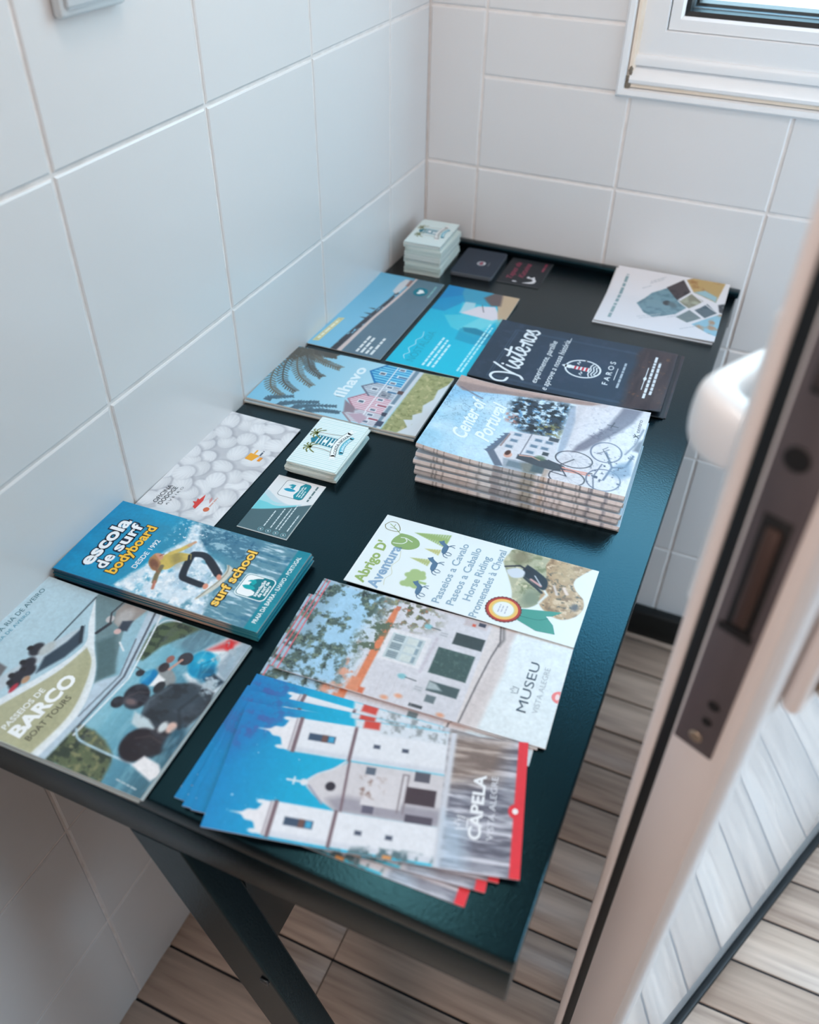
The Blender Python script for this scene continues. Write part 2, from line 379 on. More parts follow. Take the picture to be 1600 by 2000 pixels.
# ------------------------------------------------------------------ printed matter: painting helpers (all in mm)
def lattice(seed):
    g = np.random.default_rng(seed); return g.random((64, 64))
def vnoise(x, y, seed):
    L_ = lattice(seed); xi = np.floor(x).astype(int); yi = np.floor(y).astype(int); fx = x-xi; fy = y-yi
    fx = fx*fx*(3-2*fx); fy = fy*fy*(3-2*fy)
    a = L_[yi % 64, xi % 64]; b = L_[yi % 64, (xi+1) % 64]; c = L_[(yi+1) % 64, xi % 64]; d = L_[(yi+1) % 64, (xi+1) % 64]
    return (a*(1-fx)+b*fx)*(1-fy)+(c*(1-fx)+d*fx)*fy
def fbm(x, y, seed=0, octv=4):
    t = 0; amp = .5; s = 0
    for o in range(octv):
        t = t+amp*vnoise(x*2**o+17*o, y*2**o+31*o, seed+o); s += amp; amp *= .55
    return t/s
class Canvas:
    def __init__(self, W, H, res=.8, base=(255, 255, 255)):
        self.W, self.H = W, H
        nx = int(round(W/res))+1; ny = int(round(H/res))+1
        self.X, self.Y = np.meshgrid(np.linspace(0, W, nx), np.linspace(0, H, ny)); self.res = res
        self.a = np.zeros((ny, nx, 3))+np.array(base, float)
    def mix(self, m, c):
        c = np.array(c, float); m = np.clip(m, 0, 1)[..., None]
        self.a = self.a*(1-m)+c*m
    def n(self, sx, sy=None, seed=0, octv=4):
        sy = sy or sx; return fbm(self.X/sx, self.Y/sy, seed, octv)
    def sd(self, pts):
        X, Y = self.X, self.Y; P = np.array(pts, float); d = np.full(X.shape, 1e9); ins = np.zeros(X.shape, bool)
        for i in range(len(P)):
            x0, y0 = P[i]; x1, y1 = P[(i+1) % len(P)]
            dx, dy = x1-x0, y1-y0; L2 = dx*dx+dy*dy+1e-9
            t = np.clip(((X-x0)*dx+(Y-y0)*dy)/L2, 0, 1)
            d = np.minimum(d, (X-x0-t*dx)**2+(Y-y0-t*dy)**2)
            if abs(dy) > 1e-9:
                ins ^= ((y0 > Y) != (y1 > Y)) & (X < dx*(Y-y0)/dy+x0)
        d = np.sqrt(d); return np.where(ins, -d, d)
    def mpoly(self, pts, soft=.5): return np.clip(.5-self.sd(pts)/(2*max(soft, self.res*.5)), 0, 1)
    def poly(self, pts, c, soft=.5, alpha=1.): self.mix(self.mpoly(pts, soft)*alpha, c)
    def mell(self, cx, cy, rx, ry, rot=0, soft=.5):
        r = math.radians(rot); dx = self.X-cx; dy = self.Y-cy
        u = (dx*math.cos(r)+dy*math.sin(r))/rx; v = (-dx*math.sin(r)+dy*math.cos(r))/ry
        q = np.sqrt(u*u+v*v)+1e-6; return np.clip(.5-(q-1)*min(rx, ry)/(2*max(soft, self.res*.5)), 0, 1)
    def ell(self, cx, cy, rx, ry, c, rot=0, soft=.5, alpha=1.): self.mix(self.mell(cx, cy, rx, ry, rot, soft)*alpha, c)
    def mline(self, pts, w, soft=.4):
        d = np.full(self.X.shape, 1e9)
        for (x0, y0), (x1, y1) in zip(pts[:-1], pts[1:]):
            dx, dy = x1-x0, y1-y0; L2 = dx*dx+dy*dy+1e-9
            t = np.clip(((self.X-x0)*dx+(self.Y-y0)*dy)/L2, 0, 1)
            d = np.minimum(d, (self.X-x0-t*dx)**2+(self.Y-y0-t*dy)**2)
        return np.clip(.5-(np.sqrt(d)-w/2)/(2*max(soft, self.res*.5)), 0, 1)
    def line(self, pts, w, c, soft=.4, alpha=1.): self.mix(self.mline(pts, w, soft)*alpha, c)
    def ring(self, cx, cy, r, w, c, ry=None):
        ry = ry or r
        self.line([(cx+r*math.cos(t), cy+ry*math.sin(t)) for t in np.linspace(0, 2*math.pi, 37)], w, c)
    def rect(self, x0, y0, x1, y1, c, soft=.4, alpha=1.): self.poly([(x0, y0), (x1, y0), (x1, y1), (x0, y1)], c, soft, alpha)
    def speckle(self, mask, sc, c, seed, thr=.55, sharp=8, sy=None):
        n = self.n(sc, sy, seed); self.mix(mask*np.clip((n-thr)*sharp, 0, 1), c)
    def grain(self, k=1.):
        m = 1+k*(.06*(self.n(9, 9, 201)-.5)+.11*(self.n(2.2, 2.2, 203)-.5)); self.a = np.clip(self.a*m[..., None], 0, 255); return self
    def gradY(self, stops):
        ys = [s[0] for s in stops]
        for k in range(3): self.a[..., k] = np.interp(self.Y, ys, [s[1][k] for s in stops])
def smooth_path(pts, n=6):
    P = [np.array(p, float) for p in pts]; out = []
    for i in range(len(P)-1):
        p0 = P[max(i-1, 0)]; p1 = P[i]; p2 = P[i+1]; p3 = P[min(i+2, len(P)-1)]
        for k in range(n):
            t = k/n; out.append(.5*((2*p1)+(-p0+p2)*t+(2*p0-5*p1+4*p2-p3)*t*t+(-p0+3*p1-3*p2+p3)*t**3))
    out.append(P[-1]); return [tuple(p) for p in out]

def sheet_mesh(name, W, H, Tk, canvas=None, zf=None, edge=(225, 225, 222), base=(230, 230, 228), round_r=0., side=None, matl=None, bulge=0., nx=None, ny=None):
    """closed sheet/booklet: top grid with per-vertex print colours, separate side walls, underside. mm, local origin at reading bottom-left"""
    if canvas is not None:
        X, Y = canvas.X.copy(), canvas.Y.copy(); colr = canvas.a
    else:
        nx = nx or max(2, int(W/14)+1); ny = ny or max(2, int(H/14)+1)
        X, Y = np.meshgrid(np.linspace(0, W, nx), np.linspace(0, H, ny)); colr = np.zeros(X.shape+(3,))+np.array(base, float)
    ny_, nx_ = X.shape
    zf = zf or (lambda x, y: 0*x)
    Z = zf(X, Y)
    if round_r:
        d = np.minimum(Y, H-Y); k = np.clip(round_r-d, 0, round_r); ins = round_r-np.sqrt(np.maximum(round_r**2-k**2, 0))
        X = W/2+(X-W/2)*(1-2*ins/W)
    top = np.stack([X, Y, Z+Tk], -1).reshape(-1, 3)
    idx = np.arange(nx_*ny_).reshape(ny_, nx_)
    F = np.stack([idx[:-1, :-1], idx[:-1, 1:], idx[1:, 1:], idx[1:, :-1]], -1).reshape(-1, 4)
    per = np.concatenate([idx[0, :-1], idx[:-1, -1], idx[-1, :0:-1], idx[:0:-1, 0]])
    sid = np.concatenate([np.zeros(nx_-1), np.ones(ny_-1), np.full(nx_-1, 2), np.full(ny_-1, 3)]).astype(int)
    n = len(per)
    cx, cy = W/2, H/2
    lv = 3 if bulge else 2
    V = [top]; C_ = [s2l(colr.reshape(-1, 3))]; base_i = len(top); Fs = [F]
    pc = np.zeros((n, 3))+np.array(edge, float)
    if side is not None:
        for s_, fn in side.items():
            m_ = sid == s_
            tpar = (top[per][:, 1]/H) if s_ in (1, 3) else (top[per][:, 0]/W)
            pc[m_] = fn(tpar[m_])
    ring_ids = []
    for k in range(lv):
        fr = k/(lv-1)
        ring = top[per].copy(); ring[:, 2] -= Tk*fr
        if bulge and k == 1:
            ring[sid == 3, 0] -= bulge
        V.append(ring); C_.append(s2l(pc)); ring_ids.append(base_i+np.arange(n)); base_i += n
    for a, b in zip(ring_ids[:-1], ring_ids[1:]):
        Fs.append(np.stack([b, np.roll(b, -1), np.roll(a, -1), a], -1))
    bot = ring_ids[-1]
    # underside: coarse grid following the bend
    gx, gy = np.meshgrid(np.linspace(0, W, 17), np.linspace(0, H, 17)); gz = zf(gx, gy)
    if round_r:
        d = np.minimum(gy, H-gy); k = np.clip(round_r-d, 0, round_r); gx = W/2+(gx-W/2)*(1-2*(round_r-np.sqrt(np.maximum(round_r**2-k**2, 0)))/W)
    gi = base_i+np.arange(289).reshape(17, 17)
    V.append(np.stack([gx, gy, gz], -1).reshape(-1, 3)); C_.append(np.tile(s2l(edge), (289, 1)))
    Fs.append(np.stack([gi[:-1, :-1], gi[1:, :-1], gi[1:, 1:], gi[:-1, 1:]], -1).reshape(-1, 4))
    V = np.concatenate(V)*MM; C_ = np.concatenate(C_); Fa = np.concatenate(Fs).astype(np.int32)
    me = bpy.data.meshes.new(name)
    me.vertices.add(len(V)); me.vertices.foreach_set('co', V.astype(np.float32).ravel())
    me.loops.add(Fa.size); me.loops.foreach_set('vertex_index', Fa.ravel())
    me.polygons.add(len(Fa)); me.polygons.foreach_set('loop_start', np.arange(0, Fa.size, 4, dtype=np.int32)); me.polygons.foreach_set('loop_total', np.full(len(Fa), 4, np.int32))
    sm_ = np.zeros(len(Fa), bool); sm_[:len(F)] = True
    me.polygons.foreach_set('use_smooth', sm_)
    me.update(calc_edges=True)
    at = me.color_attributes.new('Col', 'FLOAT_COLOR', 'POINT')
    at.data.foreach_set('color', np.concatenate([C_, np.ones((len(C_), 1))], 1).astype(np.float32).ravel())
    me.materials.append(matl or M_PAPER)
    return me

def frame(x, y, delta): return (x*MM, y*MM), math.radians(90+delta)
def place(me, name, x, y, delta, z, label=None, cat=None, group=None):
    o = link(name, me); o.location = (x*MM, y*MM, T+z*MM+.0001); o.rotation_euler = (0, 0, math.radians(90+delta))
    tag(o, label, cat, group); return o

_font_cache = {}
def glyphs(s, bold=0., shear=0., spacing=1.):
    key = (s, bold, shear, spacing)
    if key in _font_cache: return _font_cache[key]
    cu = bpy.data.curves.new('t', 'FONT'); cu.body = s; cu.size = 1.; cu.offset = bold; cu.shear = shear; cu.space_character = spacing; cu.resolution_u = 3
    o = bpy.data.objects.new('t', cu); col.objects.link(o)
    dg = bpy.context.evaluated_depsgraph_get(); me = bpy.data.meshes.new_from_object(o.evaluated_get(dg))
    v = np.zeros(len(me.vertices)*3, np.float32); me.vertices.foreach_get('co', v); v = v.reshape(-1, 3)[:, :2].astype(float)
    f = [tuple(p.vertices) for p in me.polygons]
    bpy.data.objects.remove(o); bpy.data.curves.remove(cu); bpy.data.meshes.remove(me)
    _font_cache[key] = (v, f); return v, f
class Ink:
    """collects flat printed shapes (mm) for one cover and links each colour group as a part lying just above the paper"""
    def __init__(self, parent, Tk, zf=None): self.p = parent; self.T = Tk; self.zf = zf or (lambda x, y: 0*x)
    def emit(self, name, V, F, c, lift=.12, label=None):
        V = np.asarray(V, float); z = self.zf(V[:, 0], V[:, 1])+self.T+lift
        me = bpy.data.meshes.new(name); me.from_pydata([tuple(q) for q in np.column_stack([V, z])*MM], [], F); me.update()
        at = me.color_attributes.new('Col', 'FLOAT_COLOR', 'POINT')
        cc = np.tile(np.append(s2l(c), 1.), (len(V), 1)).astype(np.float32); at.data.foreach_set('color', cc.ravel())
        me.materials.append(M_INK)
        o = link(name, me, None, self.p)
        if label: o['label'] = label
        return o
    def text(self, s, x, y, cap, width=None, c=(255, 255, 255), bold=0., shear=0., rot=0., lift=.12, align='L', spacing=1., outline=None, name='lettering', arc=0.):
        v, f = glyphs(s, bold, shear, spacing)
        v = v.copy(); k = cap/.729; x0 = v[:, 0].min(); w = np.ptp(v[:, 0]); kx = (width/w) if width else k
        v = np.column_stack([(v[:, 0]-x0)*kx, v[:, 1]*k])
        if outline:
            ob, oc = outline
            vo, fo = glyphs(s, ob, shear, spacing); vo = np.column_stack([(vo[:, 0]-x0)*kx, vo[:, 1]*k])
        tot = w*kx; sh = {'L': 0, 'C': -tot/2, 'R': -tot}[align]
        r = math.radians(rot)
        def tr(q):
            q = q.copy(); q[:, 0] += sh
            if arc: q[:, 1] += arc*(1-((q[:, 0]-tot/2-sh)/(tot/2))**2)
            return np.column_stack([x+q[:, 0]*math.cos(r)-q[:, 1]*math.sin(r), y+q[:, 0]*math.sin(r)+q[:, 1]*math.cos(r)])
        if outline: self.emit('lettering_outline', tr(vo), fo, oc, lift*.55)
        return self.emit(name, tr(v), f, c, lift)
    def stroke(self, paths, w, c, name='lettering', lift=.12, sm=6):
        V = []; F = []
        for P in paths:
            q = np.array(smooth_path(P, sm) if sm else P); t = np.gradient(q, axis=0); t /= np.linalg.norm(t, axis=1)[:, None]+1e-9
            nrm = np.column_stack([-t[:, 1], t[:, 0]])*w/2; b = len(V); m = len(q)
            V += list(q+nrm)+list(q-nrm); F += [(b+i, b+m+i, b+m+i+1, b+i+1) for i in range(m-1)]
            for e in (0, m-1):
                cidx = len(V); V += [tuple(q[e]+w/2*np.array([math.cos(a), math.sin(a)])) for a in np.linspace(0, 2*math.pi, 11)[:-1]]
                F.append(tuple(range(cidx, cidx+10)))
        return self.emit(name, np.array(V), F, c, lift)
    def poly(self, pts, c, name='printed_mark', lift=.12): return self.emit(name, np.array(pts, float), [tuple(range(len(pts)))], c, lift)
    def disc(self, cx, cy, rx, ry, c, name='printed_mark', lift=.12, n=28):
        return self.poly([(cx+rx*math.cos(2*math.pi*i/n), cy+ry*math.sin(2*math.pi*i/n)) for i in range(n)], c, name, lift)
def greek(k, x, y, w, h, c, seed=0, rot=0., lift=.12):
    """one line of print too small to read: word-long dashes"""
    g = np.random.default_rng(seed); V = []; F = []; p = 0.
    while p < w:
        l = min(g.uniform(1.6, 4.6)*h, w-p); b = len(V); r = math.radians(rot)
        for (dx, dy) in ((p, 0), (p+l, 0), (p+l, h), (p, h)): V.append((x+dx*math.cos(r)-dy*math.sin(r), y+dx*math.sin(r)+dy*math.cos(r)))
        F.append((b, b+1, b+2, b+3)); p += l+.6*h
    return k.emit('lettering', V, F, c, lift)
def copy_tree(o):
    c = o.copy(); col.objects.link(c)
    for ch in list(o.children):
        d = ch.copy(); col.objects.link(d); d.parent = c
    return c

# ------------------------------------------------------------------ boat tour leaflets (front left)
def palm_frond(c, pts, w, colr, leaf=9, n=26, seed=1, spread=1.1):
    g = np.random.default_rng(seed); q = np.array(smooth_path(pts, 8)); c.line([tuple(p) for p in q], w, colr)
    for i in np.linspace(1, len(q)-2, n).astype(int):
        t = q[i+1]-q[i-1]; t = t/np.linalg.norm(t)
        for sgn in (-1, 1):
            nrm = np.array([-t[1], t[0]])*sgn; d = t*.8+nrm*spread; d /= np.linalg.norm(d); l = leaf*(1-.5*i/len(q))*g.uniform(.7, 1.1)
            c.line([tuple(q[i]), tuple(q[i]+d*l)], w*.95, colr, alpha=.8)
def art_boat():
    c = Canvas(150, 204, .8)
    c.gradY([(0, (62, 100, 116)), (30, (84, 140, 162)), (62, (120, 178, 196)), (90, (150, 190, 205)), (140, (182, 210, 222)), (204, (196, 218, 228))])
    n1 = c.n(9, 9, 3)
    # lower photo land strips
    land = c.mpoly([(0, 82), (34, 80), (34, 66), (30, 52), (22, 40), (14, 36), (0, 34)], 1.5); c.mix(land, (92, 102, 76)); c.speckle(land, 5, (56, 66, 56), 5, .5); c.speckle(land, 4, (128, 130, 96), 9, .58)
    land = c.mpoly([(100, 80), (140, 84), (150, 70), (150, 46), (138, 54), (122, 66), (104, 72)], 1.5); c.mix(land, (84, 98, 72)); c.speckle(land, 5, (52, 64, 52), 6, .5)
    c.poly([(150, 46), (138, 54), (128, 60), (124, 40), (150, 20)], (92, 118, 132), 4, .7)
    # hull and window frame
    c.poly([(0, 96), (44, 85), (71, 93), (84, 80), (140, 96), (150, 99), (150, 82), (138, 86), (84, 72), (27, 80), (0, 82)], (188, 206, 220), 1)
    c.line([(27, 79), (84, 75.5), (138, 89), (150, 92)], 1.8, (84, 92, 104)); c.line([(25, 76.5), (84, 71), (138, 83), (150, 86)], 1.6, (226, 234, 240))
    c.line([(40, 84), (84, 79), (120, 90)], 1.2, (110, 120, 134))
    c.line(smooth_path([(22, 5), (21, 30), (22, 60), (24, 72), (30, 78)]), 1.8, (170, 196, 208))
    c.line(smooth_path([(138, 83), (147, 78), (150, 66)]), 1.6, (200, 214, 222))
    # deck, white boat parts at the bottom right
    c.poly([(88, 0), (96, 22), (104, 34), (112, 30), (126, 36), (150, 22), (150, 0)], (214, 222, 228), 2)
    c.poly([(110, 0), (118, 14), (140, 12), (150, 6), (150, 0)], (150, 168, 182), 2); c.poly([(125, 33), (150, 18), (150, 9), (134, 18)], (226, 232, 236), 1)
    c.poly([(40, 0), (52, 10), (86, 8), (90, 0)], (140, 170, 184), 2)
    c.poly([(132, 30), (150, 18), (150, 10), (140, 14)], (206, 70, 72), 2.5); c.ell(143, 16, 5, 3.4, (224, 40, 44), 30, 1.5)
    # people
    c.line([(96, 72), (92, 48)], 1.3, (88, 104, 106)); c.ell(97, 46, 12, 7, (140, 146, 148), 60, 1); c.ell(104, 52, 5, 4, (60, 50, 54)); c.ell(113, 52, 4, 3, (150, 96, 88))
    c.ell(91, 57, 8.5, 6, (12, 122, 178), 0, 1); c.ell(92, 66, 3.4, 3.4, (40, 40, 46)); c.poly([(84, 52), (97, 52), (94, 44), (87, 44)], (230, 232, 234), .8); c.ell(86, 44, 6, 4, (42, 44, 50))
    c.ell(118, 26, 14, 11, (10, 140, 184), 20, 1.2); c.ell(124, 22, 7, 7, (0, 164, 206), 0, 2, .7); c.ell(112, 17, 9, 6, (14, 108, 150), 0, 2); c.ell(118, 41, 6.5, 6, (42, 36, 42)); c.line([(116, 43), (104, 47)], 2.2, (196, 150, 136))
    c.poly([(100, 4), (106, 16), (114, 12), (110, 0)], (40, 58, 74), 1.2)
    c.poly([(56, 40), (72, 47), (92, 38), (100, 22), (98, 2), (84, -2), (62, 4), (52, 18), (50, 30)], (50, 58, 66), 1.4); c.ell(84, 16, 16, 12, (60, 74, 86), 0, 6, .6)
    c.poly([(50, 44), (60, 48), (58, 34), (50, 20), (46, 30)], (190, 206, 212), 1.2)
    c.ell(72, 55, 12, 10, (34, 32, 40), 20, 1); c.ell(62, 65, 5.6, 5, (38, 36, 42)); c.ell(66, 56, 3, 5, (150, 126, 126), 0, 1.2, .7)
    c.ell(36, 28, 15, 13, (38, 32, 38), 0, 1.2); c.ell(45, 16, 16, 11, (44, 40, 46), -20, 1.5); c.ell(58, 14, 5, 4, (214, 180, 168), 0, 1); c.ell(56, 20, 5, 3, (206, 214, 216), 0, 1)
    c.poly([(20, 22), (30, 18), (28, 4), (22, -2), (14, 2)], (230, 228, 230), 1)
    c.ell(50, 6, 12, 6, (46, 88, 108), 0, 2)
    fig = np.clip((110-c.a.sum(-1)/3)/40, 0, 1)*(c.Y < 70)*(c.X > 20)
    c.mix(fig*np.clip((c.n(9, 14, 55)-.45)*2, 0, .35), (88, 96, 108)); c.mix(fig*np.clip((c.n(6, 9, 56)-.55)*4, 0, .4), (28, 28, 34)); c.line([(40, 33), (46, 24), (44, 14)], 1.2, (84, 70, 72), 1., .6); c.line([(68, 62), (76, 56), (79, 48)], 1.2, (96, 84, 88), 1., .6)
    c.line([(58, 40), (72, 44), (90, 36)], 1.6, (96, 112, 124), 1.5, .7); c.line([(60, 8), (74, 18), (92, 12)], 1.4, (34, 40, 48), 1.5, .8); c.mix(c.mell(122, 30, 6, 4, 20, 3)*.6, (70, 190, 220)); c.line([(108, 22), (118, 26), (128, 18)], 1.2, (6, 96, 140), 1., .8); c.mix(c.mell(90, 59, 4, 2.5, 0, 1.5)*.6, (60, 160, 206)); c.speckle(c.mpoly([(88, 0), (104, 34), (150, 22), (150, 0)], 2), 6, (170, 186, 196), 57, .55, 5)
    wt = np.clip((c.a[..., 2]-c.a[..., 0]-20)/30, 0, 1)*(c.Y < 82); c.mix(wt*np.clip((c.n(22, 5, 58)-.5)*2, 0, .35), (150, 200, 214))
    # upper right photo: fisherman
    rgt = [(144, 149), (120, 130), (104, 118), (95, 110), (84, 100), (71, 93), (84, 84), (96, 92), (122, 104), (150, 108), (150, 150)]
    c.poly(rgt, (116, 142, 148), .8); c.poly([(104, 118), (95, 110), (71, 93), (84, 84), (100, 94), (118, 108)], (78, 104, 108), 2.5, .8)
    c.poly([(128, 118), (140, 124), (150, 122), (150, 100), (134, 104), (124, 108)], (160, 152, 148), 1); c.ell(137, 113, 9, 6, (186, 184, 184), 0, 2, .8); c.poly([(122, 110), (132, 112), (136, 104), (124, 102)], (58, 66, 80), 1)
    c.ell(130, 123, 4, 3.4, (196, 190, 190)); c.line([(113, 124), (126, 120)], 3, (50, 52, 60)); c.line([(126, 120), (136, 126), (150, 124)], 1.4, (60, 60, 66)); c.ell(121, 109, 3, 3, (214, 180, 176))
    c.line([(112, 100), (106, 92)], 1.6, (226, 232, 236))
    # swooshes and olive leaf
    up = smooth_path([(0, 163), (29, 150), (69, 132), (99, 125), (120, 137), (146, 150)])
    lo = smooth_path([(146, 150), (120, 131), (100, 116), (84, 102), (66, 92), (40, 85), (0, 88)])
    c.poly(up+lo, (232, 238, 242), .6)
    c.poly(smooth_path([(0, 155), (29, 143), (66, 127), (97, 121)])+smooth_path([(97, 121), (86, 108), (62, 97), (35, 91), (0, 95)]), (184, 182, 150), .6)
    c.mix(c.mpoly(smooth_path([(97, 121), (86, 108), (62, 97), (35, 91), (0, 95)])+[(0, 110), (60, 108)], 4)*.35, (164, 164, 128))
    # upper left photo: punt boat with people
    sky = c.mpoly([(0, 204), (150, 204), (150, 152)]+up[::-1], .6)
    c.line([(93, 150), (146, 149.5)], 1.3, (56, 66, 76))
    c.poly([(34, 176), (58, 178), (56, 166), (34, 162)], (118, 116, 118), 1.); c.poly([(18, 160), (60, 148), (92, 140), (104, 136), (112, 140), (92, 150), (70, 156), (40, 166), (22, 168)], (196, 208, 216), 1.2)
    c.poly([(60, 141), (82, 131), (100, 128), (116, 138), (96, 140), (76, 146)], (58, 72, 86), 1.2)
    for (px, py, pr) in ((80, 157, 5.5), (66, 153, 5), (60, 148, 5), (52, 152, 5), (46, 149, 4.5)):
        c.ell(px, py, pr*1.3, pr, (52, 50, 58), 0, 1); c.ell(px-1, py+pr, 2.6, 2.6, (44, 40, 44), 0, .6)
    c.ell(84, 150, 8, 4.5, (190, 196, 196), -10, 1); c.ell(52, 144, 4, 2.6, (190, 150, 120)); c.ell(42, 147, 5, 2, (188, 60, 76)); c.line([(100, 130), (114, 139)], 2.6, (44, 52, 62))
    return c
def leaflet_boat():
    W, H, t = 150, 204, 1.2
    zf = lambda x, y: 1.2*np.clip((y-150)/54, 0, 1)**2+.6*np.clip((x-110)/40, 0, 1)**2
    plain = sheet_mesh('leaflet', W, H, t, None, zf, (206, 210, 208), (176, 190, 194))
    for k, (dx, dy, da) in enumerate(((-1.6, -1.2, .15), (1.2, .6, .5))):
        place(plain, 'boat_leaflet', 206+dx, -989+dy, 1.3+da, k*1.6, ['lowest boat tour leaflet, barely showing under the two above it', 'middle boat tour leaflet, only its edge showing under the top one'][k], 'leaflet', 'boat tour leaflets by the front left of the table')
    c = art_boat().grain(1.); me = sheet_mesh('leaflet', W, H, t, c, zf, (214, 216, 212))
    o = place(me, 'boat_leaflet', 206, -989, 1.5, 3.4, 'boat tour leaflet with olive leaf shape and people in a boat, top of its pile', 'leaflet', 'boat tour leaflets by the front left of the table')
    k = Ink(o, t, zf)
    k.text('PASSEIOS DE', 9, 125.5, 5.0, 41, (244, 246, 244), .02, rot=-4)
    k.text('BARCO', 7, 111.5, 11.5, 62, (250, 252, 252), .045, rot=-4)
    k.text('BOAT TOURS', 8, 102.5, 5.4, 44, (70, 70, 62), .0, rot=-4)
    k.text('ENCANTOS DA RIA DE AVEIRO', 40, 196, 4.6, 96, (64, 116, 130), .0, rot=-1)
    k.text('CHARMS OF RIA DE AVEIRO', 40, 189.5, 3.4, 70, (80, 160, 184), .0, rot=-1)
    greek(k, 5.5, 7, 18, 1.2, (170, 190, 198), 9, 85)
leaflet_boat()

# ------------------------------------------------------------------ surf school leaflets (stack)
def art_surf():
    c = Canvas(100, 202, .7)
    c.gradY([(0, (70, 120, 142)), (60, (86, 140, 160)), (110, (50, 140, 172)), (202, (14, 142, 190))])
    n = c.n(20, 60, 11); c.mix((c.Y > 105)*np.clip((n-.4)*2, 0, .6), (0, 156, 204)); c.mix(np.clip((c.Y-150)/60, 0, 1)*.4*c.n(14, 40, 13), (10, 100, 150))
    # spray and wave
    wave = c.mpoly([(100, 118), (100, 60), (92, 40), (78, 30), (70, 56), (70, 100), (84, 110)], 5); c.mix(wave*.9, (66, 116, 142)); c.speckle(wave, 3.2, (150, 188, 204), 21, .54, 6, 6); c.speckle(wave, 5, (36, 92, 124), 22, .56, 5)
    lowb = c.mpoly([(0, 12), (100, 12), (100, 44), (60, 46), (30, 52), (0, 60)], 3); c.mix(lowb*.8, (96, 142, 160)); c.speckle(lowb, 2.4, (196, 216, 226), 23, .5, 5, 14); c.speckle(lowb, 5, (52, 112, 140), 24, .55, 5, 16)
    foam = [(98, 121), (92, 119), (75, 114), (66, 117), (57, 122), (38, 128), (20, 134), (0, 141), (0, 52), (20, 56), (30, 60), (44, 56), (58, 66), (64, 84), (80, 104), (98, 112)]
    fm = c.mpoly(foam, 2.2); e = fm*np.clip(.55+(c.n(7, 7, 31)-.35)*2.6, 0, 1); c.mix(e, (214, 228, 238)); c.speckle(fm, 8, (168, 196, 214), 33, .52, 4); c.speckle(fm, 4, (240, 244, 248), 34, .52, 5)
    c.speckle(c.mpoly([(70, 130), (100, 130), (100, 90), (80, 96), (60, 110)], 6), 2.2, (222, 232, 240), 36, .6, 8)
    # surf board
    c.poly(smooth_path([(60, 60), (56, 54), (44, 54), (30, 57), (16, 64), (14, 67), (28, 63), (42, 60), (54, 60), (60, 63)]), (206, 206, 196), .6); c.line(smooth_path([(60, 61), (52, 58), (40, 59), (26, 63), (15, 66)]), 1.2, (150, 146, 130))
    # legs
    c.line(smooth_path([(61, 97), (63, 88), (58, 78), (47, 64)]), 7, (30, 34, 46), .6); c.line([(58, 80), (46, 64)], 6, (26, 30, 42), .6)
    c.line(smooth_path([(58, 98), (44, 95), (33, 91), (31, 84), (30, 71)]), 6.6, (28, 32, 44), .6)
    c.ell(44, 61.5, 3.6, 2.2, (214, 142, 118), 30); c.ell(30, 66.5, 3.4, 2.4, (218, 146, 120), 20)
    # torso, arms, head
    c.poly(smooth_path([(60, 99), (58, 110), (52, 120), (42, 121), (34, 116), (36, 108), (46, 104), (54, 96)]), (206, 180, 92), .7); c.mix(c.mell(50, 108, 10, 5, 40, 3)*.5, (120, 110, 70)); c.line([(58, 100), (50, 96)], 2.2, (24, 26, 34))
    c.line([(54, 117), (62, 111), (70, 107)], 4.4, (212, 186, 100), .6); c.line([(69, 107.5), (75, 104.5)], 3, (206, 160, 130), .6)
    c.line([(37, 115), (26, 113), (18, 110)], 4.2, (120, 110, 80), .6); c.line([(19, 110), (11, 107)], 2.6, (190, 120, 100), .6)
    c.ell(46, 125, 4.6, 5.4, (206, 150, 120), -20); c.poly(smooth_path([(43, 131), (36, 128), (30, 120), (32, 116), (40, 118), (43, 122), (48, 129)]), (176, 128, 84), .6); c.ell(37, 123, 7, 3.6, (120, 76, 58), 50, 1, .9); c.line([(34, 121), (30, 114)], 2.4, (140, 96, 70), .8); c.line([(48, 124), (51, 122)], 1, (150, 60, 60))
    # base strip
    c.rect(-2, -2, 102, 12.5, (0, 128, 148), .5); c.mix((c.Y < 12)*np.clip(c.n(8, 30, 41)-.4, 0, .4), (40, 158, 172))
    return c
def side_surf(t):
    out = np.zeros((len(t), 3))
    keys = [(0, (60, 130, 140)), (.115, (54, 120, 132)), (.12, (176, 160, 152)), (.3, (206, 172, 150)), (.5, (186, 170, 164)), (.62, (170, 156, 152)), (.66, (84, 106, 140)), (.8, (60, 96, 140)), (1, (70, 84, 104))]
    for k in range(3): out[:, k] = np.interp(t, [q[0] for q in keys], [q[1][k] for q in keys])
    return np.clip(out+rng.uniform(-26, 26), 0, 255)+rng.uniform(-12, 12, (len(t), 1))
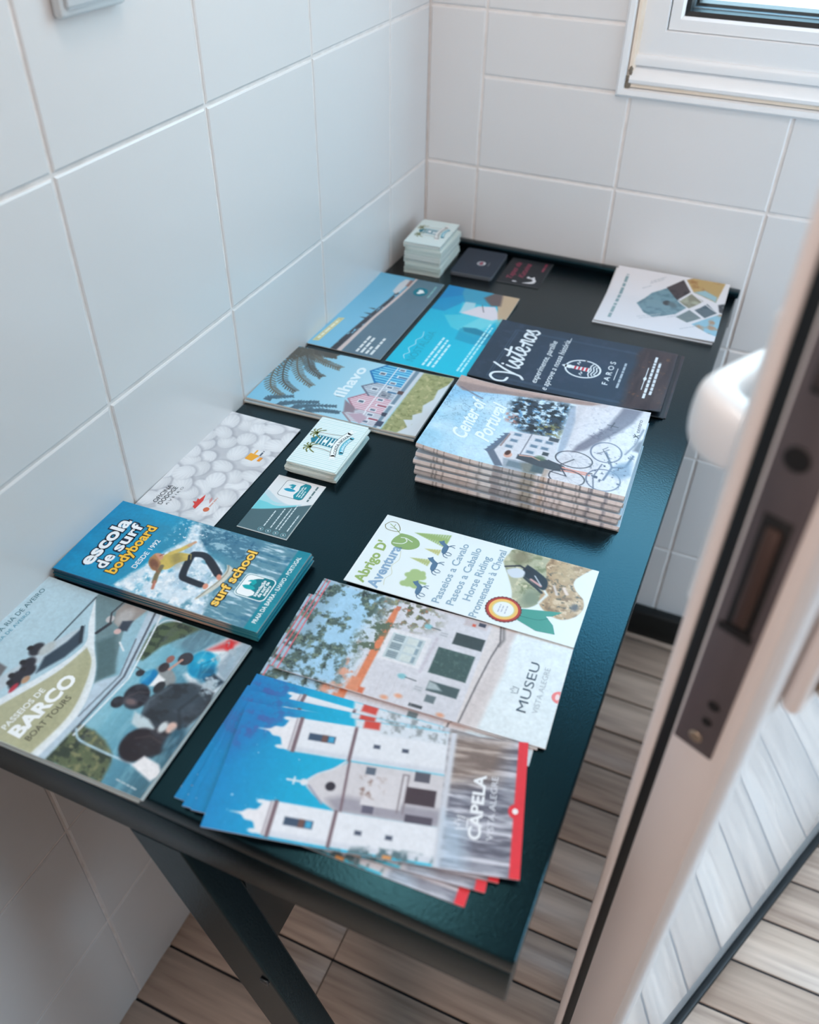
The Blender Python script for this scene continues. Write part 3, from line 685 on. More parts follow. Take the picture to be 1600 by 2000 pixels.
def leaflets_surf():
    W, H, t = 100, 202, 1.12; N_ = 12
    grp = 'surf school leaflets piled at the left'
    var = [sheet_mesh('leaflet', W, H, t*.97, None, None, (190, 196, 198), (30, 120, 140), side={3: side_surf, 0: lambda q: np.tile((70, 160, 170), (len(q), 1))}, ny=28) for _ in range(3)]
    for k in range(N_-1):
        place(var[k % 3], 'surf_leaflet', 203+random.uniform(-1.6, 1.8), -830+random.uniform(-1.0, .8), 2.4+random.uniform(-.5, .5), k*t, 'leaflet in the thick surf pile, under its printed top sheet', 'leaflet', grp)
    zf = lambda x, y: .3+1.2*np.clip((40-y)/40, 0, 1)**2*np.clip((x-40)/60, 0, 1)
    c = art_surf().grain(1.); me = sheet_mesh('leaflet', W, H, t, c, zf, (200, 206, 206), side={3: side_surf})
    o = place(me, 'surf_leaflet', 204, -831, 2.5, (N_-1)*t, 'blue surf school leaflet with a surfer in yellow, top of its pile', 'leaflet', grp)
    k = Ink(o, t, zf); navy = (22, 34, 58)
    k.text('escola', 14, 174, 14, 64, (246, 248, 250), .035, outline=(.10, navy))
    k.text('de', 15, 160, 11.5, 18, (246, 248, 250), .03, outline=(.10, navy)); k.text('surf', 39, 160, 11.5, 38, (246, 248, 250), .03, outline=(.10, navy))
    k.text('bodyboard', 13, 147.5, 10.5, 66, (250, 196, 70), .03, outline=(.09, (40, 34, 40)))
    k.text('DESDE 1992', 26, 134.5, 5, 39, (236, 242, 246), .015)
    k.text('surf school', 13, 45.5, 9.2, 71, (250, 204, 92), .03, outline=(.10, (52, 44, 40)))
    k.text('PRAIA DA BARRA - ILHAVO - PORTUGAL', 8, 5.6, 4.1, 84, (232, 244, 246), .015)
    # rounded badge
    def rr(x0, y0, x1, y1, r):
        return [(cx+r*math.cos(a), cy+r*math.sin(a)) for cx, cy, a0 in ((x1-r, y1-r, 0), (x0+r, y1-r, 90), (x0+r, y0+r, 180), (x1-r, y0+r, 270)) for a in np.radians(np.linspace(a0, a0+90, 7))]
    k.poly(rr(31, 11.5, 59, 41, 5), (226, 238, 240), 'badge', .06); k.poly(rr(32, 12.5, 58, 40, 4.4), (0, 118, 132), 'badge_ground', .09)
    k.poly(rr(32.6, 26, 57.4, 39.4, 4)[:14]+[(32.6, 27), (36, 23.4), (42, 24.2), (48, 26.8), (54, 26), (57.4, 24)], (240, 244, 245), 'badge_panel', .12)
    k.poly(smooth_path([(43, 38), (40.5, 34), (41, 28), (43.4, 25.8), (45.6, 30), (45, 35), (43, 38)])[:-1], (0, 164, 170), 'surfboard_mark', .15)
    k.poly([(46, 29), (47.5, 33), (49.5, 31.5), (49, 36), (51.5, 34), (53, 30), (50, 27.6)], (0, 164, 170), 'splash_mark', .15)
    k.text('associação', 35, 20.6, 3.2, 20, (240, 246, 247), .03, lift=.15); k.text('de surf de', 35.5, 17.0, 3.2, 19, (240, 246, 247), .03, lift=.15); k.text('aveiro', 38.5, 13.8, 3.0, 12.5, (240, 246, 247), .03, lift=.15)
    return
leaflets_surf()

# ------------------------------------------------------------------ shell covered leaflet by the wall
def leaflet_shells():
    W, H, t = 207, 88, .6
    c = Canvas(W, H, .8, (206, 206, 210)); g = np.random.default_rng(5)
    c.mix(c.n(16, 16, 51)*.5, (176, 176, 184))
    cents = []
    for _ in range(900):
        p = (g.uniform(-5, W+5), g.uniform(-5, H+5))
        if all((p[0]-q[0])**2+(p[1]-q[1])**2 > 15.5**2 for q in cents): cents.append(p)
    g.shuffle(cents)
    for (x, y) in cents:
        rx, ry, rt = g.uniform(10.5, 14), g.uniform(8.5, 11), g.uniform(0, 180)
        c.ell(x+1.6, y-1.8, rx, ry, (150, 150, 160), rt, 2.2, .6)
        v = g.uniform(214, 232); c.ell(x, y, rx, ry, (v, v, v+3), rt, .8)
        r = math.radians(rt); u = ((c.X-x)*math.cos(r)+(c.Y-y)*math.sin(r)); w = (-(c.X-x)*math.sin(r)+(c.Y-y)*math.cos(r))
        m = c.mell(x, y, rx, ry, rt, .8); st = .5+.5*np.sin(np.arctan2(w, u+rx*.9)*26)
        c.mix(m*st*.18, (168, 168, 178)); c.mix(c.mell(x-1.2, y+1.5, rx*.62, ry*.6, rt, 4)*.5, (242, 242, 244))
    zf = lambda x, y: .4+1.0*np.clip((x-150)/57, 0, 1)**2
    me = sheet_mesh('leaflet', W, H, t, c, zf, (226, 226, 228))
    o = place(me, 'shell_leaflet', 90, -757, 1.0, 0., 'pale leaflet covered in white seashells, lying against the left wall', 'leaflet')
    k = Ink(o, t, zf)
    k.text('OFICINA', 41, 70.5, 5.0, 29, (46, 50, 56), .008); k.text('DODOCE', 40.5, 64.2, 5.0, 29, (46, 50, 56), .008); k.text('A V E I R O', 42, 58.8, 2.6, 30, (70, 72, 78), .0)
    k.poly([(48, 30.5), (62, 30), (71, 33), (62, 34.5), (63, 37), (58, 35.5), (57, 39), (54, 35), (50, 34.4)], (216, 66, 60), 'boat_logo')
    k.disc(51.5, 20, 3.4, 3.0, (214, 110, 76), 'round_logo'); greek(k, 56, 18.6, 15, 1.6, (214, 170, 160), 4); k.poly([(60, 22), (66, 22), (70, 25), (65, 25)], (206, 150, 150), 'small_mark')
    k.poly([(138, 29), (149, 28), (148, 17), (137, 20)], (240, 168, 46), 'orange_logo'); greek(k, 149, 22.5, 7, 2, (240, 176, 70), 5); greek(k, 148, 15.5, 9, 2, (80, 92, 110), 6)
    k.poly([(139, 12), (146, 11.5), (146, 15), (139, 15.4)], (240, 150, 40), 'orange_logo')
leaflet_shells()

# ------------------------------------------------------------------ striped cards
def art_stripe():
    c = Canvas(86, 55, .45, (232, 242, 242))
    c.mix(np.clip(np.sin(c.X*2*math.pi/2.9)*4-1.2, 0, 1)*.75, (176, 214, 216))
    return c
def stripe_print(o, t):
    k = Ink(o, t); ol = (120, 128, 70); teal = (22, 124, 148)
    def palm(cx, cy, r, ink):
        ps = []
        for a in np.radians([10, 50, 90, 130, 170, 215, 330]):
            e = (cx+r*math.cos(a), cy+r*math.sin(a)-(.15*r)); m_ = (cx+.55*r*math.cos(a), cy+.55*r*math.sin(a)+.22*r)
            ps.append([(cx, cy), m_, e])
        for q in ps: k.stroke([q], 1.5, ink, 'palm_frond', sm=4)
    k.stroke([[(31, 42), (32, 30), (30, 19)]], .8, (150, 130, 120), 'palm_trunk', .07, 4); k.stroke([[(58, 45), (59, 34), (61, 20)]], .8, (150, 130, 120), 'palm_trunk', .07, 4)
    k.poly([(38, 45), (45, 49), (54, 43), (54, 20), (37, 20)], teal, 'beach_house', .08)
    for i in range(6):
        y = 22.5+3.6*i; k.poly([(38.5, y), (53, y), (53, y+1.3), (38.5, y+1.3)], (222, 240, 242), 'house_board', .11)
    k.poly([(43, 30), (48, 30), (48, 35), (43, 35)], (240, 244, 246), 'house_window', .13); k.poly([(41, 21), (45, 21), (45, 27), (41, 27)], (236, 242, 246), 'house_door', .13)
    palm(31, 42, 9, ol); palm(56, 46, 9, ol)
    b = [(24+44*i/10, 14+5*math.sin(math.pi*i/10)) for i in range(11)]
    k.stroke([b], 6.2, (70, 80, 84), 'ribbon_outline', .13, 0); k.stroke([b], 5.2, (240, 244, 244), 'ribbon', .15, 0)
    k.poly([(25, 12), (18, 9), (21, 12.5), (17, 15), (24, 17)], (236, 240, 240), 'ribbon_tail', .14); k.poly([(67, 12), (75, 8.5), (72, 12.5), (76, 15), (68, 17)], (236, 240, 240), 'ribbon_tail', .14)
    k.text('COSTA NOVA', 28, 11.8, 3.2, 36, (50, 60, 66), .02, lift=.18, arc=4.2)
    b2 = [(32+28*i/8, 8.3+2.8*math.sin(math.pi*i/8)) for i in range(9)]
    k.stroke([b2], 5.0, (24, 90, 110), 'ribbon_outline', .13, 0); k.stroke([b2], 4.2, (96, 190, 214), 'ribbon', .15, 0); k.text('SURFHOUSE', 34, 6.9, 2.6, 24, (232, 246, 250), .02, lift=.18, arc=2.4)
CS = art_stripe()
def card_stack(x, y, delta, n, t, label_top, label_low, grp, gaps):
    edge = (206, 218, 214)
    var = [sheet_mesh('card', 86, 55, t*.94, None, None, e_, (214, 228, 226), round_r=1.2, matl=M_CARD, nx=9, ny=7) for e_ in ((210, 220, 216), (196, 212, 208), (222, 228, 224))]
    ox = oy = oa = 0.
    for k in range(n-1):
        if k in gaps: ox, oy, oa = random.uniform(-2.0, 2.0), random.uniform(-2.4, 2.4), random.uniform(-1.6, 1.6)
        place(var[random.randrange(3)], 'business_card', x+ox+random.uniform(-.35, .35), y+oy+random.uniform(-.35, .35), delta+oa+random.uniform(-.3, .3), k*t, label_low, 'card', grp)
    me = sheet_mesh('card', 86, 55, t, CS, None, edge, round_r=1.2, matl=M_CARD)
    o = place(me, 'business_card', x, y, delta, (n-1)*t, label_top, 'card', grp); stripe_print(o, t)
card_stack(164, -617, 2.4, 17, .82, 'striped card with palms and beach house, top of the short stack mid table', 'card in the short stack mid table, below its striped top card', 'striped cards in the short stack', (4, 10, 13))
card_stack(80, -134, 3.0, 44, 1.04, 'striped card with palms, top of the tall stack in the back corner', 'card in the tall stack in the back corner, below its printed top card', 'striped cards in the tall stack', (7, 14, 21, 30, 36))

# ------------------------------------------------------------------ teal card in front of the stack
def card_teal():
    W, H, t = 86, 53, .45
    c = Canvas(W, H, .5, (226, 228, 230))
    c.poly(smooth_path([(44, 53), (60, 53), (56, 44), (50, 34), (47, 22), (52, 10)])+[(40, 10), (28, 53)], (196, 214, 222), .5)
    c.poly(smooth_path([(44, 53), (43, 44), (41, 34), (45, 22), (50, 12)])+[(36, 20), (28, 53)], (116, 204, 214), .5); c.poly(smooth_path([(55, 53), (50, 46), (46, 38), (46, 26)])+[(42, 34), (43, 53)], (166, 216, 224), .5)
    c.poly([(-1, -1), (-1, 54), (28, 54)]+smooth_path([(28, 53), (33, 40), (42, 22), (56, -1)]), (78, 106, 114), .4)
    c.rect(-1, -1, .8, 54, (214, 216, 214)); c.rect(-1, -1, 56, .7, (200, 204, 204))
    me = sheet_mesh('card', W, H, t, c, None, (226, 226, 222), matl=M_CARD)
    o = place(me, 'business_card', 161.5, -711.5, 2.4, 0, 'single slate and white card with aqua wave, lying before the short card stack', 'card')
    k = Ink(o, t); lg = (206, 222, 226)
    for i, (x, y, w) in enumerate(((10, 28.6, 24), (10, 21.4, 30), (10, 15.8, 33), (10, 12.4, 39), (11, 4.4, 25))): greek(k, x, y, w, 1.2, lg, i)
    for y in (30, 22, 14, 6): k.stroke([[(5+2.5*math.cos(a), y+2.5*math.sin(a)) for a in np.linspace(0, 2*math.pi, 15)]], .35, (150, 208, 220), 'icon_ring', sm=0); k.disc(5, y, .9, .9, lg, 'icon')
    def rr(x0, y0, x1, y1, r): return [(cx+r*math.cos(a), cy+r*math.sin(a)) for cx, cy, a0 in ((x1-r, y1-r, 0), (x0+r, y1-r, 90), (x0+r, y0+r, 180), (x1-r, y0+r, 270)) for a in np.radians(np.linspace(a0, a0+90, 7))]
    k.poly(rr(56.5, 13, 82.5, 41, 4), (60, 90, 100), 'badge_outline', .06); k.poly(rr(57, 13.5, 82, 40.5, 3.7), (232, 234, 236), 'badge', .09)
    k.poly([(57, 22), (62, 24.5), (70, 22.5), (77, 24), (82, 21)]+rr(57, 13.5, 82, 40.5, 3.7)[14:][::-1][:14], (14, 140, 156), 'badge_ground', .12)
    k.poly(smooth_path([(67, 38), (65.4, 34), (66, 28), (68.4, 25.4), (70, 30), (69.6, 35), (67, 38)])[:-1], (0, 150, 184), 'surfboard_mark', .12); k.poly([(70, 29), (72, 33.5), (74, 31.5), (74, 36), (77, 33), (77, 28.6)], (20, 150, 170), 'splash_mark', .12)
    for tx, y in (('associação', 20), ('de surf de', 17.4), ('aveiro', 14.9)): k.text(tx, 60.5, y, 1.8, 17 if y > 15 else 11, (230, 240, 242), .03, lift=.15)
    greek(k, 57.5, 6.2, 25, 1.9, (92, 118, 122), 3)
card_teal()

# ------------------------------------------------------------------ horse riding flyer
def flyer_horse():
    W, H, t = 101, 207, .5
    c = Canvas(W, H, .7, (226, 234, 236)); g = np.random.default_rng(3)
    # photo blobs
    b1 = c.mpoly(smooth_path([(80, 84), (92, 82), (101, 76), (101, 40), (90, 44), (70, 36), (52, 37), (36, 42), (28, 52), (34, 62), (46, 66), (62, 74), (80, 84)]), .7)
    c.mix(b1, (176, 176, 150)); c.speckle(b1, 7, (128, 136, 104), 61, .5, 5); c.speckle(b1, 4, (206, 200, 172), 62, .55, 6); c.mix(b1*c.mell(42, 48, 12, 8, 0, 4), (128, 140, 120)); c.mix(b1*c.mell(92, 70, 10, 8, 0, 4)*.8, (126, 120, 96))
    b2 = c.mpoly(smooth_path([(101, 44), (90, 46), (74, 42), (58, 41), (40, 40), (30, 30), (27, 18), (34, 8), (46, 3), (58, 5), (68, 14), (78, 18), (88, 14), (101, 6)])+[(101, 44)], .7)
    c.mix(b2, (182, 152, 118)); c.speckle(b2, 6, (140, 112, 84), 63, .5, 5); c.speckle(b2, 4, (214, 190, 160), 64, .54, 6); c.speckle(b2, 3, (96, 92, 80), 65, .62, 8); c.mix(b2*c.mell(88, 28, 14, 10, 0, 4)*.7, (196, 172, 136)); c.mix(b2*c.mell(46, 10, 4, 3, 0, 1.5), (90, 88, 92))
    c.line([(62, 43), (52, 36), (40, 40)], 2.2, (222, 226, 224), .8); c.line([(66, 24), (60, 20)], 3, (226, 206, 196), .8); c.line([(66, 33), (56, 28)], 2.2, (210, 196, 190), .8)
    # rider on dark horse
    c.poly(smooth_path([(84, 62), (78, 50), (70, 40), (58, 39), (58, 46), (64, 54), (70, 66)]), (30, 44, 58), .7); c.poly(smooth_path([(70, 78), (76, 70), (74, 62), (66, 62), (62, 70), (66, 76)]), (206, 212, 222), .8); c.line([(74, 80), (80, 68), (76, 58)], 2, (34, 40, 52), .6)
    c.line([(66, 60), (58, 48), (53, 41)], 2.6, (40, 52, 60), .6); c.line([(66, 54), (61, 44)], 2.6, (206, 160, 156), .7); c.line([(72, 52), (62, 44)], 1.3, (190, 196, 204), .5)
    # green trees and bush
    def fir(x0, y0, hgt, wid, colr):
        m = c.mpoly([(x0, y0+hgt), (x0-wid/2, y0), (x0+wid/2, y0)], .5); saw = np.abs(((c.Y-y0)/2.4) % 1-.5)*2
        c.mix(m*np.clip(1.25-saw*.9*np.clip(np.abs(c.X-x0)/(wid*.25), 0, 1), 0, 1), colr)
    fir(86, 139, 34, 20, (150, 176, 112)); fir(68, 141, 15, 9, (190, 190, 128)); fir(51, 145, 19, 10, (176, 186, 126))
    for _ in range(22): c.ell(26+g.uniform(-9, 9), 150+g.uniform(-7, 7), g.uniform(3, 5), g.uniform(3, 5), (164, 188, 132), 0, .6)
    c.rect(22, 138, 25, 146, (164, 188, 132))
    zf = lambda x, y: 4.2*(1-x/101)
    me = sheet_mesh('flyer', W, H, t, c, zf, (232, 234, 232))
    o = place(me, 'horse_riding_flyer', 443, -732, 2.2, 0.3, 'white horse riding flyer with green lettering and a red rosette', 'flyer')
    k = Ink(o, t, zf); gr = (150, 176, 106); bl = (138, 168, 196)
    k.text('Abrigo D\'', 3, 190, 10, 60, gr, .035); k.text('Aventura', 1, 176, 10.5, 60, bl, .03)
    k.stroke([[(8, 172), (16, 174), (24, 171), (34, 175), (44, 172), (56, 175)]], .5, (206, 206, 180), 'underline_flourish')
    leaf = [(86, 203), (92, 200), (93, 194), (88, 189), (82, 187), (80, 193), (81, 200), (86, 203)]
    k.stroke([leaf], .7, (120, 116, 70), 'leaf_outline', sm=3); k.stroke([[(78, 184), (84, 191), (89, 199)]], .7, (150, 176, 106), 'leaf_vein', sm=3); k.stroke([[(84, 191), (84, 197)]], .5, (120, 116, 70), 'leaf_vein', sm=0); k.stroke([[(86, 194), (90, 194)]], .5, (120, 116, 70), 'leaf_vein', sm=0)
    k.poly(smooth_path([(80, 184), (80, 174), (76, 165), (68, 162), (61, 168), (59, 178), (62, 187), (70, 188), (80, 184)])[:-1], (140, 170, 110), 'shield_emblem'); k.stroke([[(64, 186), (66, 178), (71, 175), (75, 178), (72, 170)], [(75, 178), (74, 182)]], 1., (226, 234, 226), 'horse_head_mark', lift=.16)
    def horse(x, y, s):
        b = smooth_path([(0, 6), (2, 9), (7, 10), (10, 10), (12, 13), (15, 16), (16, 14), (18, 12), (16, 11), (14, 9), (12, 6), (9, 5), (4, 5), (0, 6)], 3)[:-1]
        k.poly([(x+s*p, y+s*q) for p, q in b], (84, 118, 148), 'horse_body')
        for q in ([(11, 7), (12.5, 3.5), (11.5, 0)], [(10, 6), (13.5, 4), (15, 1)], [(2, 6), (0, 3), (1, 0)], [(3, 6), (4, 3), (2.5, 0)], [(0, 7), (-2.5, 5), (-3, 2)]): k.stroke([[(x+s*a_, y+s*b_) for a_, b_ in q]], .8*s, (84, 118, 148), 'horse_leg', sm=3)
    horse(67, 130.5, 1.06); horse(41, 132, 1.06); horse(7, 134, 1.0)
    for tx, x, y, w in (('Passeios a Cavalo', 5, 119.5, 84), ('Paseos a Caballo', 7, 107, 81), ('Horse Riding', 18, 95.5, 62), ('Promenades à Cheval', 1, 84.5, 93)):
        k.text(tx, x, y, 7.4, w, (140, 168, 188), .014)
    cx, cy = 20, 66
    ro = [(cx+(15.4+.7*(i % 2))*math.cos(2*math.pi*i/56), cy+(15.4+.7*(i % 2))*math.sin(2*math.pi*i/56)) for i in range(56)]
    k.poly([(14, 56), (26, 55), (36, 18), (28, 25), (26, 30), (18, 22), (8, 18), (6, 34)], (70, 150, 138), 'rosette_ribbon', .10); k.stroke([[(18, 52), (19, 36), (24, 28)]], .6, (40, 116, 110), 'ribbon_fold', .13)
    k.poly(ro, (110, 62, 66), 'rosette_rim', .15); k.disc(cx, cy, 14.6, 14.6, (178, 62, 58), 'rosette_ring', .18); k.disc(cx, cy, 12.6, 12.6, (236, 188, 104), 'rosette_ring', .21); k.disc(cx, cy, 10, 10, (214, 206, 150), 'rosette_ring', .24); k.disc(cx, cy, 8.8, 8.8, (230, 232, 236), 'rosette_centre', .27)
    for i, (dx, dy, w) in enumerate(((-5, 3, 10), (-4, .3, 8), (-5, -3, 10))): greek(k, cx+dx, cy+dy, w, 1.2, (186, 190, 200), i, 0, .30)
flyer_horse()

# ------------------------------------------------------------------ museum leaflets
def art_museum():
    W, H = 105, 221; c = Canvas(W, H, .7, (212, 210, 216))
    c.mix(c.n(30, 30, 71)*.4, (196, 196, 206))
    # sky and tree canopy at the top
    c.poly([(0, 221), (105, 221), (105, 150), (88, 160), (70, 158), (40, 162), (0, 160)], (160, 200, 226), 4)
    c.poly([(0, 158), (105, 154), (105, 164), (60, 172), (0, 168)], (210, 216, 224), 4, .7)
    top = np.clip((c.Y-150)/14, 0, 1); c.mix(c.mpoly([(0, 221), (105, 221), (105, 206), (0, 206)], 6)*.5, (120, 146, 160))
    n = c.n(5, 5, 72, 5); n2 = c.n(16, 16, 73)
    canopy = np.clip((n*.6+n2*.5-.53)*9, 0, 1)*np.clip((c.Y-160)/14+.35*(c.X > 70), 0, 1); c.mix(canopy, (78, 98, 94)); c.speckle(canopy, 3, (120, 138, 120), 74, .55, 8); c.speckle(canopy, 3.4, (48, 62, 66), 75, .58, 8)
    # tree overlapping the eaves at right
    tr = c.mell(92, 140, 16, 24, 0, 8)*np.clip((c.n(4.5, 4.5, 76)-.46)*9, 0, 1); c.mix(tr, (96, 100, 82)); c.speckle(tr, 3, (190, 120, 92), 77, .6, 8); c.speckle(tr, 4, (160, 160, 112), 78, .6, 8)
    # roof edge
    c.poly([(4, 156), (4, 149.5), (82, 148), (94, 149), (94, 153), (60, 155)], (214, 128, 92), .8); c.poly([(0, 160), (0, 150), (14, 151), (14, 159)], (216, 140, 108), 1); c.speckle(c.mpoly([(0, 172), (50, 168), (50, 156), (0, 158)], 2), 7, (214, 158, 136), 79, .5, 6); c.poly([(0, 150), (6, 150), (6, 145), (0, 145)], (206, 110, 78), 1); c.rect(92, 148, 97, 152, (200, 120, 96))
    tr2 = c.mpoly([(30, 172), (80, 172), (80, 142), (60, 150), (50, 140), (40, 152)], 5)*np.clip((c.n(4.2, 4.2, 80)-.53)*9, 0, 1); c.mix(tr2, (92, 108, 92))
    # windows / doors
    c.rect(38, 112, 72, 148, (222, 220, 224), .8); c.rect(40.5, 116, 68, 144, (190, 202, 206), .6)
    for i in range(3):
        x = 42+9*i; c.rect(x, 133, x+6.6, 142, (112, 132, 142), .5); c.rect(x, 118, x+6.6, 130, (204, 212, 210), .5); c.rect(x, 118, x+6.6, 121, (140, 160, 172), .5)
        for j in range(3): c.line([(x+1.6+1.8*j, 133), (x+1.6+1.8*j, 142)], .5, (190, 200, 204))
    c.line([(36, 110), (74, 108)], 2.5, (196, 190, 200), 1)
    c.rect(38, 73, 66, 104, (64, 88, 88), .6); c.speckle(c.mpoly([(38, 73), (66, 73), (66, 104), (38, 104)]), 2, (80, 104, 102), 81, .55, 5)
    c.rect(73, 70, 86, 95, (58, 72, 76), .6); c.rect(20.5, 75, 30.5, 100, (72, 90, 94), .6); c.poly([(22, 100), (30, 100), (29, 94), (24, 88)], (168, 180, 184), 1); c.rect(10, 90, 17, 98, (104, 118, 124), .6); c.rect(2, 97, 5, 108, (70, 76, 82)); c.rect(96, 72, 103, 92, (196, 186, 190), 1); c.rect(97, 82, 100, 85, (210, 96, 76)); c.rect(99, 74, 103, 80, (60, 66, 84))
    for lx, ly in ((84, 119), (27, 122)): c.ell(lx, ly, 2.6, 3.6, (130, 186, 196), 0, .8); c.line([(lx, ly-3), (lx-.6, ly-12)], 1, (90, 100, 106))
    for lx, ly in ((80, 104), (20, 106)): c.rect(lx-4, ly-4, lx+4, ly+4, (204, 204, 210)); c.rect(lx-2, ly-3, lx-.4, ly+3, (176, 178, 186)); c.rect(lx+.6, ly-3, lx+2, ly+3, (176, 178, 186))
    for i in range(6): c.line([(0, 136-6*i), (26, 137-6*i)], .5, (196, 192, 198), .5, .6)
    for x, y in ((8, 118), (3, 128), (2, 82)): c.ell(x, y, 2, 3, (222, 160, 130), 0, 1)
    c.rect(-1, 217.6, 106, 218.6, (222, 96, 106), .4)
    # pavement edge and white base
    c.rect(-1, -1, 106, 69, (214, 206, 206), .8); c.poly([(105, 63), (60, 60), (0, 66), (0, 58), (40, 52), (105, 48)], (206, 196, 196), 3); c.line([(105, 62), (88, 58), (70, 61), (40, 64), (0, 67)], 1.2, (96, 92, 96), .6); c.line([(105, 59.5), (92, 56), (84, 58)], 2.2, (110, 106, 108), 1.2, .8)
    c.poly([(-1, -1), (106, -1), (106, 47), (88, 49), (60, 47), (30, 50), (-1, 52)], (222, 230, 234), 2)
    return c
def leaflets_museum():
    W, H, t = 105, 221, .9; grp = 'museum leaflets beside the fanned church leaflets'
    c = art_museum().grain(1.); me0 = sheet_mesh('leaflet', W, H, t, c, None, (214, 190, 190), side={2: lambda q: np.tile((206, 96, 104), (len(q), 1))})
    place(me0, 'museum_leaflet', 443, -851, 4.6, 0, 'lowest museum leaflet, sticking out towards the fanned church leaflets', 'leaflet', grp)
    place(me0, 'museum_leaflet', 444.5, -836, 3.0, 1.1, 'middle museum leaflet, its foliage edge showing left of the top one', 'leaflet', grp)
    zf = lambda x, y: .3+.4*np.clip((60-y)/60, 0, 1)**2
    me = sheet_mesh('leaflet', W, H, t, c, zf, (226, 214, 214), side={2: lambda q: np.tile((206, 96, 104), (len(q), 1))})
    o = place(me, 'museum_leaflet', 450, -834, 4.0, 2.2, 'museum leaflet with whitewashed house and green doors, top of its pile', 'leaflet', grp)
    k = Ink(o, t, zf); dk = (66, 84, 100)
    k.text('MUSEU', 26, 21.5, 8, 51, dk, .0); k.text('VISTA ALEGRE', 28, 12.8, 4.6, 47, (170, 180, 188), .0)
    k.stroke([[(42, 33), (41.4, 37), (43.2, 35.4), (44.6, 38.6), (46, 35.4), (47.8, 37), (47.2, 33)]], .7, (120, 134, 146), 'crown_mark', sm=0); k.stroke([[(42, 32), (47.4, 32)]], .7, (120, 134, 146), 'crown_base', sm=0)
    k.poly([(49+6*math.cos(a), .2+6*math.sin(a)) for a in np.linspace(0, math.pi, 15)], (236, 130, 130), 'red_seal', .10); k.poly([(49+3*math.cos(a), .2+1.6+1.6*math.sin(a)) for a in np.linspace(0, 2*math.pi, 15)[:-1]], (240, 214, 214), 'seal_centre', .13)
leaflets_museum()

